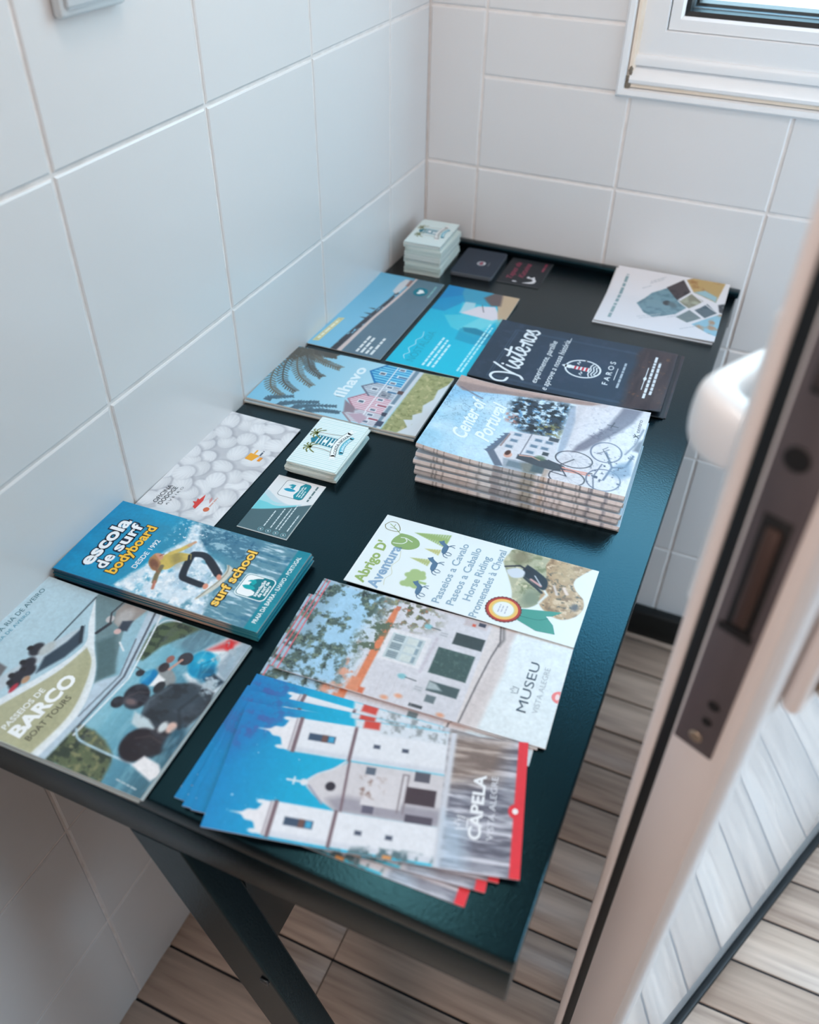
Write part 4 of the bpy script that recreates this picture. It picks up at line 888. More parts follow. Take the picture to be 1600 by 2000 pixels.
# ------------------------------------------------------------------ church leaflets (fanned)
def art_church():
    W, H = 105, 213; c = Canvas(W, H, .7, (10, 146, 214))
    c.gradY([(50, (60, 190, 218)), (110, (22, 178, 214)), (160, (0, 162, 204)), (213, (10, 132, 192))])
    br = c.mpoly([(60, 213), (105, 213), (105, 176), (88, 186), (72, 200)], 8)*np.clip((c.n(4, 4, 91)-.5)*8, 0, 1); c.mix(br*.7, (84, 96, 160)); c.mix(c.mpoly([(56, 213), (105, 213), (105, 172), (84, 190)], 10)*.35, (60, 84, 160))
    c.speckle(np.ones(c.X.shape)*(c.Y > 120), 3, (200, 224, 240), 92, .80, 10)
    wh = (224, 226, 232); sh = (190, 188, 196); tr = (120, 100, 108)
    # nave / facade between towers
    c.poly([(28, 54), (68, 54), (68, 126), (60, 136), (54, 146), (48, 152), (43, 152), (38, 146), (33, 138), (28, 128)], (206, 202, 206), .8)
    c.poly([(28, 54), (41, 54), (40, 126), (36, 136), (28, 128)], (150, 146, 158), 2.5, .85)
    c.line([(28, 124), (68, 126)], 1.8, tr, .6); c.line([(32, 138), (44, 150)], 1.4, (150, 150, 170), .5); c.line(smooth_path([(68, 128), (60, 136), (54, 146), (48, 152)]), 1.4, (214, 214, 220))
    c.ell(46, 135, 3.6, 3.6, (46, 44, 56)); c.line([(46, 152), (46, 166)], 1.5, wh, .5); c.line([(43.4, 161), (48.6, 161)], 1.3, wh, .5); c.ell(46, 154, 2.6, 2.6, wh)
    c.rect(36, 84, 62, 112, (212, 208, 212)); c.speckle(c.mpoly([(42, 98), (58, 98), (58, 116), (42, 116)], 2), 4, (150, 126, 120), 93, .5, 5); c.line([(34, 82), (64, 82), (64, 86), (34, 86)], 1.2, (140, 130, 136)); c.rect(60, 106, 66, 113, (92, 104, 120)); c.rect(30, 102, 36, 110, (96, 94, 112))
    c.rect(42, 61, 55, 82, (70, 58, 66)); c.rect(60, 67, 68, 78, (88, 88, 100)); c.rect(28, 61, 34, 80, (84, 78, 92))
    # towers
    for x0, x1 in ((2, 28), (69, 98)):
        m = (x0+x1)/2
        c.rect(x0, 54, x1, 172, wh, .6); c.poly([(x0, 54), (x0+4, 54), (x0+4, 172), (x0, 172)], (196, 200, 212), 1.5, .6)
        c.poly(smooth_path([(x0+1, 168), (x0+1, 176), (m-5, 180), (m-4, 186), (m-1, 190), (m, 198), (m+1, 190), (m+4, 186), (m+5, 180), (x1-1, 176), (x1-1, 168)]), (228, 226, 230), .6)
        for px in (x0+2, x1-2): c.ell(px, 178, 1.6, 4, wh, 0, .5)
        c.rect(x0-1, 167, x1+1, 170, tr, .5); c.rect(x0-1, 125.5, x1+1, 128, tr, .5); c.rect(x0, 171, x1, 172.5, (150, 140, 150), .5, .7)
        c.rect(m-3, 140, m+3, 160, (60, 80, 104), .5); c.rect(m-3, 146, m+3, 150, (110, 80, 76), .5); c.rect(m-2.4, 141, m+2.4, 145, (60, 160, 200), .5)
        for wy in (88, 109): c.rect(m-1.6, wy-2.4, m+1.6, wy+2.4, (70, 80, 100), .5)
    # trees at far right / left edge with red-brown roofs
    c.poly([(94, 54), (105, 54), (105, 130), (98, 128), (94, 100)], (214, 220, 228), 1.5); c.rect(98, 110, 105, 122, (206, 74, 66), 1); c.speckle(c.mpoly([(94, 60), (105, 60), (105, 108), (96, 108)], 1), 5, (150, 156, 160), 94, .5, 5)
    lo = c.mpoly([(-1, 54), (6, 54), (8, 90), (2, 120), (-1, 130)], 2)*np.clip((c.n(5, 5, 95)-.4)*6, 0, 1); c.mix(lo, (90, 116, 124)); c.rect(0, 84, 2.5, 90, (214, 150, 90))
    # river strip
    riv = c.mpoly([(-1, 55), (106, 58), (106, 5), (-1, 5)], 1.2); c.mix(riv, (150, 152, 164)); c.mix(riv*np.clip((c.n(3.4, 26, 96)-.45)*5, 0, 1), (96, 96, 110)); c.mix(riv*np.clip((c.n(3, 30, 97)-.52)*6, 0, 1), (206, 206, 216)); c.mix(riv*c.mpoly([(106, 58), (60, 57), (70, 20), (106, 12)], 8)*.5, (150, 118, 92)); c.rect(-1, 52.5, 106, 57, (204, 206, 214), 1.2); c.mix(riv*c.mpoly([(-1, 54), (40, 55), (30, 38), (-1, 36)], 6)*.6, (176, 200, 220))
    c.rect(-1, -1, 106, 7, (226, 54, 66), .5); c.ell(48, 6, 5.5, 4.8, (226, 54, 66))
    return c
def leaflets_church():
    W, H, t = 105, 213, .8; grp = 'church leaflets fanned out at the front of the table'
    c = art_church().grain(.6)
    z0 = lambda x, y: 0*x
    z1 = lambda x, y: .5+1.3*np.clip((y-100)/113, 0, 1)**2
    z4 = lambda x, y: 1.0+4.2*np.clip((y-90)/123, 0, 1)**2*(1-.3*x/105)+1.0*np.clip((40-y)/40, 0, 1)**2
    meA = sheet_mesh('leaflet', W, H, t, c, z0, (216, 206, 212)); meB = sheet_mesh('leaflet', W, H, t, c, z1, (216, 206, 212))
    meT = sheet_mesh('leaflet', W, H, t, c, z4, (216, 206, 212))
    def band(o, tt, zf):
        k = Ink(o, tt, zf)
        k.text('CAPELA', 23, 28, 8.6, 50, (236, 238, 242), .03); k.text('VISTA ALEGRE', 24, 19.5, 4.6, 49, (226, 228, 236), .0)
        k.stroke([[(30, 39), (29, 45), (32, 42.6), (34, 46.6), (36, 42.6), (39, 45), (38, 39)]], .9, (232, 234, 240), 'crown_mark', sm=0); k.stroke([[(30, 37.4), (38, 37.4)]], .9, (232, 234, 240), 'crown_base', sm=0)
        k.disc(48, 6, 2.2, 2.0, (244, 236, 238), 'white_seal')
    specs = [(meA, z0, 437, -966, 2.8, 0.0, 'lowest church leaflet of the fan, lying nearest the table edge'),
             (meA, z0, 442, -944, 5.4, 0.9, 'second lowest church leaflet of the fan, showing a sliver of white tower'),
             (meB, z1, 446, -953, 7.6, 1.6, 'middle church leaflet of the fan, showing a sliver of blue sky'),
             (meB, z1, 452, -944, 10.2, 2.7, 'church leaflet just beneath the top one of the fan')]
    for me, zf, x, y, d, z, lb in specs: place(me, 'church_leaflet', x, y, d, z, lb, 'leaflet', grp)
    o = place(meT, 'church_leaflet', 464, -938, 14.6, 4.4, 'church leaflet with two white towers and red base, top of the fan', 'leaflet', grp); band(o, t, z4)
leaflets_church()

# ------------------------------------------------------------------ travel magazines (stack)
def art_mag():
    W, H = 150, 207; c = Canvas(W, H, .7, (196, 214, 228))
    c.gradY([(0, (206, 204, 210)), (76, (206, 206, 212)), (80, (190, 212, 228)), (130, (186, 214, 232)), (207, (150, 196, 220))])
    c.mix(np.clip((c.n(40, 40, 101)-.35)*1.6, 0, .6), (220, 232, 240))
    tw = np.clip((np.abs(c.n(7, 7, 102, 5)-.5)*-26+1), 0, 1)*np.clip((c.Y-120)/50, 0, 1)*np.clip((c.X-20)/70, .25, 1); c.mix(tw*.6, (84, 112, 140))
    c.mix(c.mpoly([(96, 207), (150, 207), (150, 120), (128, 150)], 14)*.5, (110, 170, 214))
    # edge of building at the reading right
    c.poly([(128, 207), (150, 207), (150, 44), (144, 46), (139, 100), (134, 150), (120, 196)], (150, 124, 118), 1.5, .9); c.poly([(150, 207), (150, 80), (146, 84), (142, 150), (136, 207)], (196, 168, 158), 2, .7)
    # dark tree mass
    tr = c.mpoly([(132, 136), (118, 142), (98, 136), (84, 134), (74, 122), (68, 108), (72, 84), (96, 80), (136, 80), (138, 110)], 5); n = c.n(7, 7, 103, 5)
    c.mix(tr*np.clip((n-.36)*7, 0, 1), (48, 66, 82)); c.speckle(tr, 3.6, (96, 150, 190), 104, .58, 9); c.speckle(tr, 5, (30, 42, 50), 105, .52, 7); c.speckle(c.mpoly([(70, 100), (92, 104), (96, 80), (70, 80)], 6), 4, (128, 124, 80), 106, .5, 8); c.speckle(c.mpoly([(100, 142), (84, 138), (80, 126), (96, 128)], 4), 3.4, (176, 122, 110), 107, .5, 8)
    c.line(smooth_path([(126, 200), (118, 182), (114, 172)]), 2.2, (110, 108, 124), .8, .8)
    # house
    c.poly([(2, 122), (24, 138), (40, 130), (66, 128), (72, 78), (36, 76), (0, 80)], (206, 206, 214), .8)
    c.poly([(0, 126), (24, 142), (58, 131), (58, 127), (26, 134), (2, 118)], (96, 108, 126), .8); c.line([(36, 130), (60, 127)], 2, (150, 132, 134)); 
    for i in range(7): c.poly([(20+6*i, 139-1.6*i), (23+6*i, 144-1.6*i), (26+6*i, 137-1.6*i)], (92, 112, 136), .5)
    c.line([(28, 108), (68, 106)], 1.2, (120, 122, 134))
    for (x, y) in ((62, 119), (50, 120), (38, 122), (60, 97), (48, 99), (36, 100), (60, 86), (48, 88)):
        c.rect(x-3.4, y-4.6, x+3.4, y+4.6, (180, 188, 200), .5); c.rect(x-2.2, y-3.4, x+2.2, y+3.4, (104, 128, 150), .5)
    c.rect(64, 78, 71, 88, (72, 82, 92), .6); c.rect(36, 82, 42, 88, (60, 72, 80), .6)
    c.poly([(0, 118), (16, 122), (18, 98), (0, 96)], (150, 160, 172), 1); c.rect(4, 100, 14, 116, (110, 128, 140), .8); c.poly([(0, 98), (14, 104), (20, 92), (6, 84), (0, 86)], (120, 124, 120), 2); c.poly([(4, 92), (16, 92), (18, 80), (4, 78)], (78, 96, 104), 1.2); c.rect(0, 74, 14, 80, (176, 160, 150), 1)
    # kerb and road
    c.poly([(39, 74), (72, 77), (132, 80), (138, 76), (110, 70), (60, 68)], (160, 172, 190), 1); c.poly([(60, 69), (110, 71), (140, 76), (144, 56), (100, 60)], (196, 190, 196), 2, .7)
    road = c.mpoly([(0, 76), (60, 68), (140, 66), (150, 50), (150, 0), (0, 0)], 2); c.mix(road*.8, (212, 208, 214)); c.speckle(road, 3, (190, 188, 198), 108, .55, 4)
    c.poly([(150, 28), (150, 8), (128, 14), (108, 24), (84, 38), (62, 50), (52, 62), (66, 60), (88, 50), (112, 38)], (110, 108, 124), 2.2, .9); c.speckle(c.mpoly([(112, 40), (84, 54), (90, 34), (108, 22)], 4), 3, (100, 98, 116), 109, .52, 8); c.line([(112, 34), (122, 32)], 1, (60, 60, 72)); c.line([(116, 38), (115, 27)], 1, (60, 60, 72))
    # woman in dark dress
    c.ell(23, 119, 4, 5, (206, 160, 146), 80, .6); c.ell(26.5, 120, 2.6, 4.6, (70, 46, 44), 80, .6); c.poly(smooth_path([(28, 110), (30, 100), (30, 86), (26, 64), (16, 63), (15, 84), (18, 100), (20, 110)]), (66, 76, 86), .7); c.line([(27, 108), (29, 96), (26, 88)], 2, (206, 162, 150)); c.ell(30, 88, 4, 5, (92, 116, 92), 0, 1.5, .8); c.line([(23, 64), (22, 52), (23, 40)], 2.6, (214, 150, 138)); c.line([(18, 64), (19, 52), (20, 38)], 2.4, (206, 142, 130)); c.line([(22, 40), (24, 36)], 1.6, (50, 46, 50))
    # bicycle and shadow
    dk = (54, 58, 70)
    c.ring(41, 57, 14, 1.3, dk, 18); c.ring(8, 57, 13, 1.3, dk, 17)
    for cx_, cy_ in ((41, 57), (8, 57)):
        for a in np.linspace(0, math.pi, 7)[:-1]: c.line([(cx_-13*math.cos(a), cy_-16*math.sin(a)), (cx_+13*math.cos(a), cy_+16*math.sin(a))], .35, (150, 150, 160), .3, .6)
    c.line([(41, 57), (26, 68), (10, 58)], 1.2, dk); c.line([(26, 68), (30, 80)], 1.2, dk); c.line([(10, 58), (12, 74)], 1.2, dk)
    c.ring(66, 30, 18, 1.6, (104, 112, 134), 15); c.ring(18, 24, 18, 1.4, (96, 104, 126), 16); c.line([(66, 30), (42, 20), (18, 24)], 2, (96, 108, 132), .6); c.line([(42, 20), (48, 8), (70, 4)], 2.4, (90, 100, 124), .6); c.poly([(30, 22), (50, 16), (60, 4), (36, 0), (26, 8)], (108, 130, 158), 3, .8); c.speckle(c.mpoly([(10, 40), (60, 40), (70, 4), (10, 4)], 4), 3.4, (70, 78, 100), 110, .62, 9); c.line([(0, 30), (20, 34), (44, 30)], 1.2, (90, 96, 116)); c.line([(56, 26), (70, 34), (76, 30)], .8, (70, 76, 90)); c.line([(60, 38), (72, 28)], .8, (70, 76, 90))
    c.poly([(80, 6), (96, 4), (104, -1), (78, -1)], (70, 70, 86), 2, .8); c.line([(70, 12), (90, 6), (120, 2)], 1.8, (100, 104, 122), .8, .8)
    return c
def side_mag(colr):
    def f(t):
        ny = colr.shape[0]; i = np.clip((t*(ny-1)).astype(int), 0, ny-1); base = colr[i, 3]*.7+np.array((226, 212, 204))*.3
        m = np.clip((t-.55)/.2, 0, 1)[:, None]; base = base*(1-m)+m*(base*.4+np.array((206, 178, 168))*.6)
        sp = np.interp(t, np.linspace(0, 1, 240), (np.random.default_rng(77).random(240) > .90)*70.)[:, None]
        return np.clip(base+22-sp+rng.uniform(-7, 7), 0, 255)
    return f
def magazines():
    W, H, t = 150, 207, 5.9; pit = 7.0; grp = 'travel magazines stacked by the right edge'
    c = art_mag().grain(1.); sd = side_mag(c.a)
    names = ['lowest magazine of the tall magazine stack, lying on the table', 'second magazine from the bottom of the tall magazine stack', 'third magazine from the bottom of the tall magazine stack', 'third magazine from the top of the tall magazine stack', 'magazine directly under the top one of the tall magazine stack']
    n = len(names)
    ed = lambda q: np.tile((206, 208, 208), (len(q), 1))+rng.uniform(-10, 10, (len(q), 1))
    offs = [(1.5, -2.6, .3), (-1.0, -1.6, -.3), (.8, -2.2, .2), (-1.6, -.6, .5), (.4, -1.4, -.2)]
    for k in range(n):
        # covers spring open a little at the free side, so each booklet rests on the one below along its bowed spine
        zl = (lambda x, y, k=k: (.5+.6*math.sin(k*2.1))*np.clip((x-60)/90, 0, 1)+(1.6 if k == n-1 else .4)*np.clip((y-130)/77, 0, 1)**2)
        me = sheet_mesh('magazine', W, H, t, None, zl, (204, 206, 206), (190, 206, 220), side={3: sd, 0: ed, 2: ed}, bulge=1.6, ny=120)
        dx, dy, da = offs[k]
        o = place(me, 'magazine', 441+dx, -567+dy, 2.6+da, k*pit+.15, names[k], 'magazine', grp); o.scale.x = .935
    zf = lambda x, y: .4+5.0*np.clip((y-130)/77, 0, 1)**2*(1-.35*np.clip(x/150, 0, 1))+6.0*np.clip((x-85)/65, 0, 1)**2*np.clip((150-y)/150, 0, 1)
    me = sheet_mesh('magazine', W, H, t, c, zf, (206, 208, 208), side={3: sd}, bulge=1.6)
    o = place(me, 'magazine', 441, -567, 2.5, n*pit-.2, 'magazine with house, cyclist and long shadow, top of the tall magazine stack', 'magazine', grp); o.scale.x = .935
    k = Ink(o, t, zf)
    w = (226, 236, 242)
    k.text('Center of', 32, 166, 17, 82, w, .022, .45); k.text('Portugal', 36, 143, 17, 78, w, .022, .45)
    k.text('centro', 113, 5.4, 4.4, 22, (64, 66, 76), .0); k.stroke([[(104, 4.6), (106.4, 7.2), (106.4, 10)], [(109, 4.6), (106.4, 7.2)], [(103.6, 9.4), (106.4, 7.2), (109.4, 9.4)]], 1.1, (44, 46, 54), 'flower_mark', sm=0); greek(k, 92, 6.2, 10, 1.2, (160, 160, 170), 2)
magazines()

# ------------------------------------------------------------------ navy cafe leaflets
def leaflets_navy():
    W, H, t = 148, 227, .9; grp = 'navy cafe leaflets behind the magazines'
    c = Canvas(W, H, .8, (34, 58, 78)); c.mix(c.n(40, 40, 121)*.7, (28, 48, 64)); c.mix(c.mell(70, 110, 60, 60, 0, 30)*.35, (46, 76, 104)); c.speckle(np.ones(c.X.shape), 10, (48, 66, 88), 122, .52, 3)
    wood = c.mpoly([(-1, -1), (149, -1), (149, 40), (130, 46), (100, 42), (60, 46), (20, 43), (-1, 46)], 5); c.mix(wood, (62, 52, 58)); c.mix(wood*np.clip((c.n(30, 5, 123)-.4)*4, 0, 1), (46, 40, 48)); c.speckle(wood, 5, (104, 72, 58), 124, .66, 6)
    for q in ([(9, 46), (9, 205)], [(11.5, 48), (11.5, 202)]): c.line(q, .7, (92, 118, 146), .4, .7)
    for q in ([(128, 46), (128, 203)], [(130, 48), (130, 201)]): c.line(q, .7, (84, 110, 138), .4, .6)
    for q in ([(9, 205), (128, 203)], [(11.5, 202), (126, 200)]): c.line(q, .7, (92, 118, 146), .4, .6)
    dark = (30, 36, 44)
    low = sheet_mesh('leaflet', W, H, t, None, None, (74, 82, 90), dark)
    for k, lb in enumerate(('lowest navy cafe leaflet, its brown end showing past the others', 'second lowest navy cafe leaflet under the printed top one', 'navy cafe leaflet directly under the printed top one')):
        if k == 0: continue
        place(low, 'cafe_leaflet', 443+(.8 if k == 1 else -2), -360-(2.0 if k == 2 else 0.5), 2.0+.4*k, k*1.0, lb, 'leaflet', grp)
    me0 = sheet_mesh('leaflet', W, H, t, c, None, (70, 70, 76)); place(me0, 'cafe_leaflet', 446, -358, 1.9, 0, 'lowest navy cafe leaflet, its brown end showing past the others', 'leaflet', grp)
    zf = lambda x, y: .3+6.0*np.exp(-((x/46)**2+((y)/30)**2))+1.4*np.clip((y-170)/57, 0, 1)**2
    me = sheet_mesh('leaflet', W, H, t, c, zf, (84, 94, 102)); o = place(me, 'cafe_leaflet', 439, -362, 2.3, 3.0, 'navy cafe leaflet with white script and a lighthouse emblem, top of its pile', 'leaflet', grp)
    k = Ink(o, t, zf); w = (226, 232, 236)
    S = [[(12, 6), (4, 8), (2, 17), (9, 24), (18, 22), (23, 10), (22, -4), (15, -10)], [(22, -3), (29, 12), (40, 28)], [(40, 14), (37, 5), (39, 0), (44, 4)], [(44, 4), (51, 14), (51, 8), (54, 3), (50, -1), (45, 1)], [(54, 3), (61, 14), (58, 5), (60, 0), (65, 4)], [(65, 4), (72, 15), (76, 26), (70, 8), (71, 1), (77, 3)], [(64, 18), (84, 20)], [(77, 3), (85, 9), (86, 13), (82, 14), (79, 8), (81, 1), (87, 0), (91, 4)], [(91, 9), (98, 9.6)], [(101, 14), (98, 0)], [(98, 2), (103, 12), (107, 13), (106, 4), (108, 0), (112, 4)], [(121, 13), (115, 12), (112, 5), (115, 0), (121, 2), (123, 9), (120, 13), (126, 12)], [(126, 5), (133, 14), (133, 8), (136, 3), (131, -1), (126, 1)]]
    for p in S: k.stroke([[(x+.5, y*1.12+174) for x, y in p]], 3.2, w, 'lettering')
    k.disc(41.5, 195, 1.8, 1.8, w, 'lettering'); k.disc(62, 195, 1.8, 1.8, w, 'lettering')
    k.text('experimente, partilhe', 14, 146, 8, 106, w, .004, .3); k.text('e aprove a nossa história...', 3, 131, 8, 132, w, .004, .3)
    cx, cy = 67, 102
    k.stroke([[(cx+20*math.cos(a), cy+21*math.sin(a)) for a in np.linspace(0, 2*math.pi, 40)]], 2.2, w, 'emblem_ring', sm=0)
    k.poly([(cx-3.2, cy+15), (cx+3.2, cy+15), (cx+4.6, cy-8), (cx-4.6, cy-8)], w, 'lighthouse_tower', .12)
    for i in range(4): k.poly([(cx-3.4-.25*i, cy+10.5-4.6*i), (cx+3.4+.25*i, cy+10.5-4.6*i), (cx+3.6+.25*i, cy+8-4.6*i), (cx-3.6-.25*i, cy+8-4.6*i)], (196, 44, 66), 'red_band', .16)
    k.poly([(cx-4.5, cy+15), (cx+4.5, cy+15), (cx+3.6, cy+18), (cx+2.6, cy+23), (cx, cy+26), (cx-2.6, cy+23), (cx-3.6, cy+18)], w, 'lantern_room', .12)
    for j, yy in enumerate((-10, -13.5, -17)): k.stroke([[(cx-15+3*j, cy+yy), (cx-8, cy+yy+2), (cx, cy+yy), (cx+8, cy+yy+2), (cx+15-3*j, cy+yy)]], 1.4, w, 'wave_line')
    k.stroke([[(cx+8, cy+6), (cx+11, cy+9), (cx+13, cy+6), (cx+16, cy+8)]], 1.2, w, 'gull'); k.stroke([[(cx-15, cy-1), (cx-12, cy+2), (cx-10, cy-1), (cx-7, cy+1)]], 1.2, w, 'gull')
    k.text('F A R O S', 42, 67.5, 7, 56, w, .01); k.stroke([[(56, 62.5), (84, 62.5)]], .8, w, 'rule', sm=0); greek(k, 40, 54.5, 60, 2.6, (170, 182, 192), 4)
    k.stroke([[(46, 28.5), (100, 28.5)]], .9, w, 'rule', sm=0); k.poly([(66, 28.5), (73, 30.6), (80, 28.5), (73, 26.4)], w, 'compass_mark'); greek(k, 26, 21.6, 104, 3.0, (220, 224, 228), 5); greek(k, 36, 15.6, 82, 3.0, (212, 216, 220), 6)
leaflets_navy()

# ------------------------------------------------------------------ town brochure with striped houses
def brochures_town():
    W, H, t = 127, 206, 2.6; grp = 'town brochures against the left wall'
    c = Canvas(W, H, .7); c.gradY([(0, (150, 200, 218)), (80, (170, 210, 226)), (206, (128, 192, 220))])
    # grass and road
    c.poly([(0, 40), (127, 38), (127, -1), (0, -1)], (156, 158, 112), 1.2); c.speckle(c.mpoly([(0, 40), (127, 38), (127, -1), (0, -1)], 1), 5, (124, 132, 84), 131, .5, 4); c.speckle(c.mpoly([(0, 40), (127, 38), (127, -1), (0, -1)], 1), 4, (186, 180, 134), 132, .58, 5)
    c.poly([(0, 56), (127, 52), (127, 38), (0, 42)], (200, 206, 214), 1); c.poly([(0, 50), (127, 48), (127, 43), (0, 46)], (112, 138, 156), .8); c.rect(24, 45, 31, 52, (54, 60, 78), .6); c.rect(4, 42, 14, 52, (60, 70, 92), .6); c.rect(72, 44, 79, 51, (90, 66, 66), .6); c.rect(46, 43, 50, 55, (214, 220, 226)); 
    # houses: (x0,x1, colour a, b)
    def house(x0, x1, y0, y1, ca, cb, roof, n=9):
        m = (x0+x1)/2; c.poly([(x0, y0), (x1, y0), (x1, y1), (m, y1+13), (x0, y1)], cb, .6)
        body = c.mpoly([(x0, y0), (x1, y0), (x1, y1), (m, y1+13), (x0, y1)], .6); c.mix(body*(np.sin((c.X-x0)*math.pi*2*n/(x1-x0)) > .1), ca)
        c.line([(x0-1.5, y1-1), (m, y1+14), (x1+1.5, y1-1)], 2.2, roof, .5)
        c.rect(m-3.5, y1-6, m+3.5, y1+2, (236, 238, 240), .5); c.rect(m-2.2, y1-5, m+2.2, y1+1, (88, 104, 124), .5)
        for xx in (x0+5, x1-5): c.rect(xx-3, y0+8, xx+3, y0+16, (232, 236, 240), .5); c.rect(xx-1.8, y0+9, xx+1.8, y0+15, (96, 112, 134), .5)
        c.rect(m-2.6, y0, m+2.6, y0+13, (226, 230, 236), .5); c.rect(m-1.6, y0, m+1.6, y0+11, (150, 70, 90) if ca[0] > 150 else (50, 110, 150), .5); c.line([(x0, y0+19), (x1, y0+19)], 1.4, (232, 232, 238), .5)
    house(2, 26, 50, 78, (206, 206, 214), (176, 176, 188), (150, 136, 146)); house(26, 58, 51, 84, (196, 140, 158), (222, 198, 208), (170, 120, 136)); house(58, 86, 51, 80, (130, 140, 158), (204, 216, 226), (104, 112, 132), 11); house(86, 127, 51, 84, (20, 132, 190), (120, 200, 226), (14, 110, 170), 8)
    c.poly([(38, 100), (28, 84), (18, 80), (16, 92)], (140, 124, 136), 1.2); c.poly([(0, 66), (14, 86), (20, 72), (14, 62)], (184, 160, 176), 1.2)
    for i in range(8): c.line([(58+i*1.6, 56), (60+i*1.6, 68)], .7, (90, 92, 104), .4)
    # reeds at the bottom and white edge
    c.poly([(0, 22), (20, 12), (38, 18), (46, 10), (60, 14), (76, 7), (96, 9), (110, 2), (127, -1), (0, -1)], (206, 214, 220), 1); c.poly([(10, 12), (26, 24), (30, 12)], (206, 214, 220), .8)
    pf = (84, 84, 78)
    for i, p in enumerate(([(127, 190), (114, 178), (104, 158), (98, 134)], [(127, 194), (104, 180), (84, 166), (72, 146)], [(127, 198), (96, 190), (66, 172), (50, 148)], [(124, 202), (86, 200), (48, 184), (32, 160)], [(118, 205), (70, 206), (32, 192), (18, 170)], [(127, 182), (122, 164), (122, 150)])): palm_frond(c, p, 1.8, (84, 80, 74) if i % 2 else (106, 100, 88), 11, 52, i, 1.0)
    c.speckle(c.mpoly([(127, 206), (127, 180), (100, 186), (86, 206)], 4), 5, (88, 86, 80), 133, .35, 6)
    for i, p in enumerate(([(0, 168), (12, 150), (22, 126)], [(0, 150), (12, 132), (22, 104)], [(0, 136), (8, 116), (12, 96)], [(4, 178), (10, 180), (22, 158)])): palm_frond(c, p, 2.2, (70, 96, 112), 7, 20, 20+i, .7)
    for k, lb in enumerate(('lower town brochure, only its pale edge showing',)):
        low = sheet_mesh('brochure', W, H, t, None, None, (206, 208, 202), (180, 200, 210), bulge=.4); place(low, 'town_brochure', 206.5, -517, 2.9, 0, lb, 'brochure', grp)
    zf = lambda x, y: .3+1.2*np.clip((40-y)/40, 0, 1)**2
    me = sheet_mesh('brochure', W, H, t, c, zf, (214, 214, 210), bulge=.4); o = place(me, 'town_brochure', 208, -516, 2.4, t+.2, 'town brochure with palm fronds and striped beach houses, top of its pair', 'brochure', grp)
    k = Ink(o, t, zf); k.text('ílhavo', 41, 103.5, 15, 69, (226, 240, 246), .03)
brochures_town()

# ------------------------------------------------------------------ lagoon leaflet and cyan sail leaflet
def leaflet_lagoon():
    W, H, t = 220, 101, .9; c = Canvas(W, H, .8, (126, 192, 222))
    c.mix(np.clip((c.X-60)/160, 0, 1)*.6, (84, 164, 198)); c.mix(c.n(40, 20, 141)*.25, (150, 206, 230))
    c.poly([(-1, 60), (95, 55), (150, 50), (190, 46), (221, 44), (221, -1), (-1, -1)], (96, 122, 138), .6); c.mix((c.Y < 50)*np.clip(c.n(24, 14, 142)-.3, 0, 1)*.5, (82, 104, 120)); c.mix((c.Y < 50)*(c.X > 180)*.15, (90, 140, 150))
    c.poly([(-1, 59.5), (95, 54.5), (150, 49.5), (207, 44), (221, 43), (221, 40), (150, 45), (95, 50), (-1, 53)], (214, 196, 192), .6)
    tl = c.mpoly([(-1, 68), (30, 66.5), (95, 61), (150, 55), (170, 54), (172, 51), (150, 49.5), (95, 54.5), (-1, 59.5)], 1); c.mix(tl*np.clip((c.n(6, 4, 143)-.25)*6, 0, 1), (58, 58, 66))
    for x in (88, 101, 116): c.poly([(x, 61), (x+2, 70), (x+4, 60)], (64, 66, 74), .6)
    c.ell(172, 52, 4, 3, (52, 58, 60), 0, .8); c.poly([(170, 53), (176, 60), (200, 60), (214, 56), (214, 46), (178, 50)], (206, 208, 212), 1); c.rect(196, 44, 214, 49, (150, 120, 116), 1)
    me = sheet_mesh('leaflet', W, H, t, c, lambda x, y: .3+2.5*np.clip((x-160)/60, 0, 1)**2, (206, 208, 206)); zf = lambda x, y: .3+2.5*np.clip((x-160)/60, 0, 1)**2
    o = place(me, 'lagoon_leaflet', 101, -378, 1.0, 0, 'blue and slate leaflet with a shoreline and heart logo, against the left wall', 'leaflet')
    k = Ink(o, t, zf); y_ = (222, 212, 160)
    k.poly([(9, 98), (76, 94), (79, 86), (12, 90)], y_, 'yellow_frame', .10); k.poly([(11.5, 96.4), (75, 92.6), (76.6, 87.6), (13, 91.4)], (206, 200, 150), 'yellow_panel', .13); greek(k, 17, 92.0, 54, 3.2, (244, 240, 214), 3, -3.4, .16)
    for i, (yy, w) in enumerate(((33, 42), (26.5, 40), (20, 20), (13.5, 46))): greek(k, 6, yy, w, 3.4, (222, 228, 230), 20+i)
    k.disc(188, 23, 12, 10, (24, 122, 140), 'heart_badge'); k.poly([(188, 17), (182, 23), (183, 27), (186, 27), (188, 25), (190, 27), (193.5, 26), (194, 22)], (234, 240, 240), 'heart', .16); greek(k, 176, 6.6, 34, 2.6, (130, 176, 180), 7)
leaflet_lagoon()
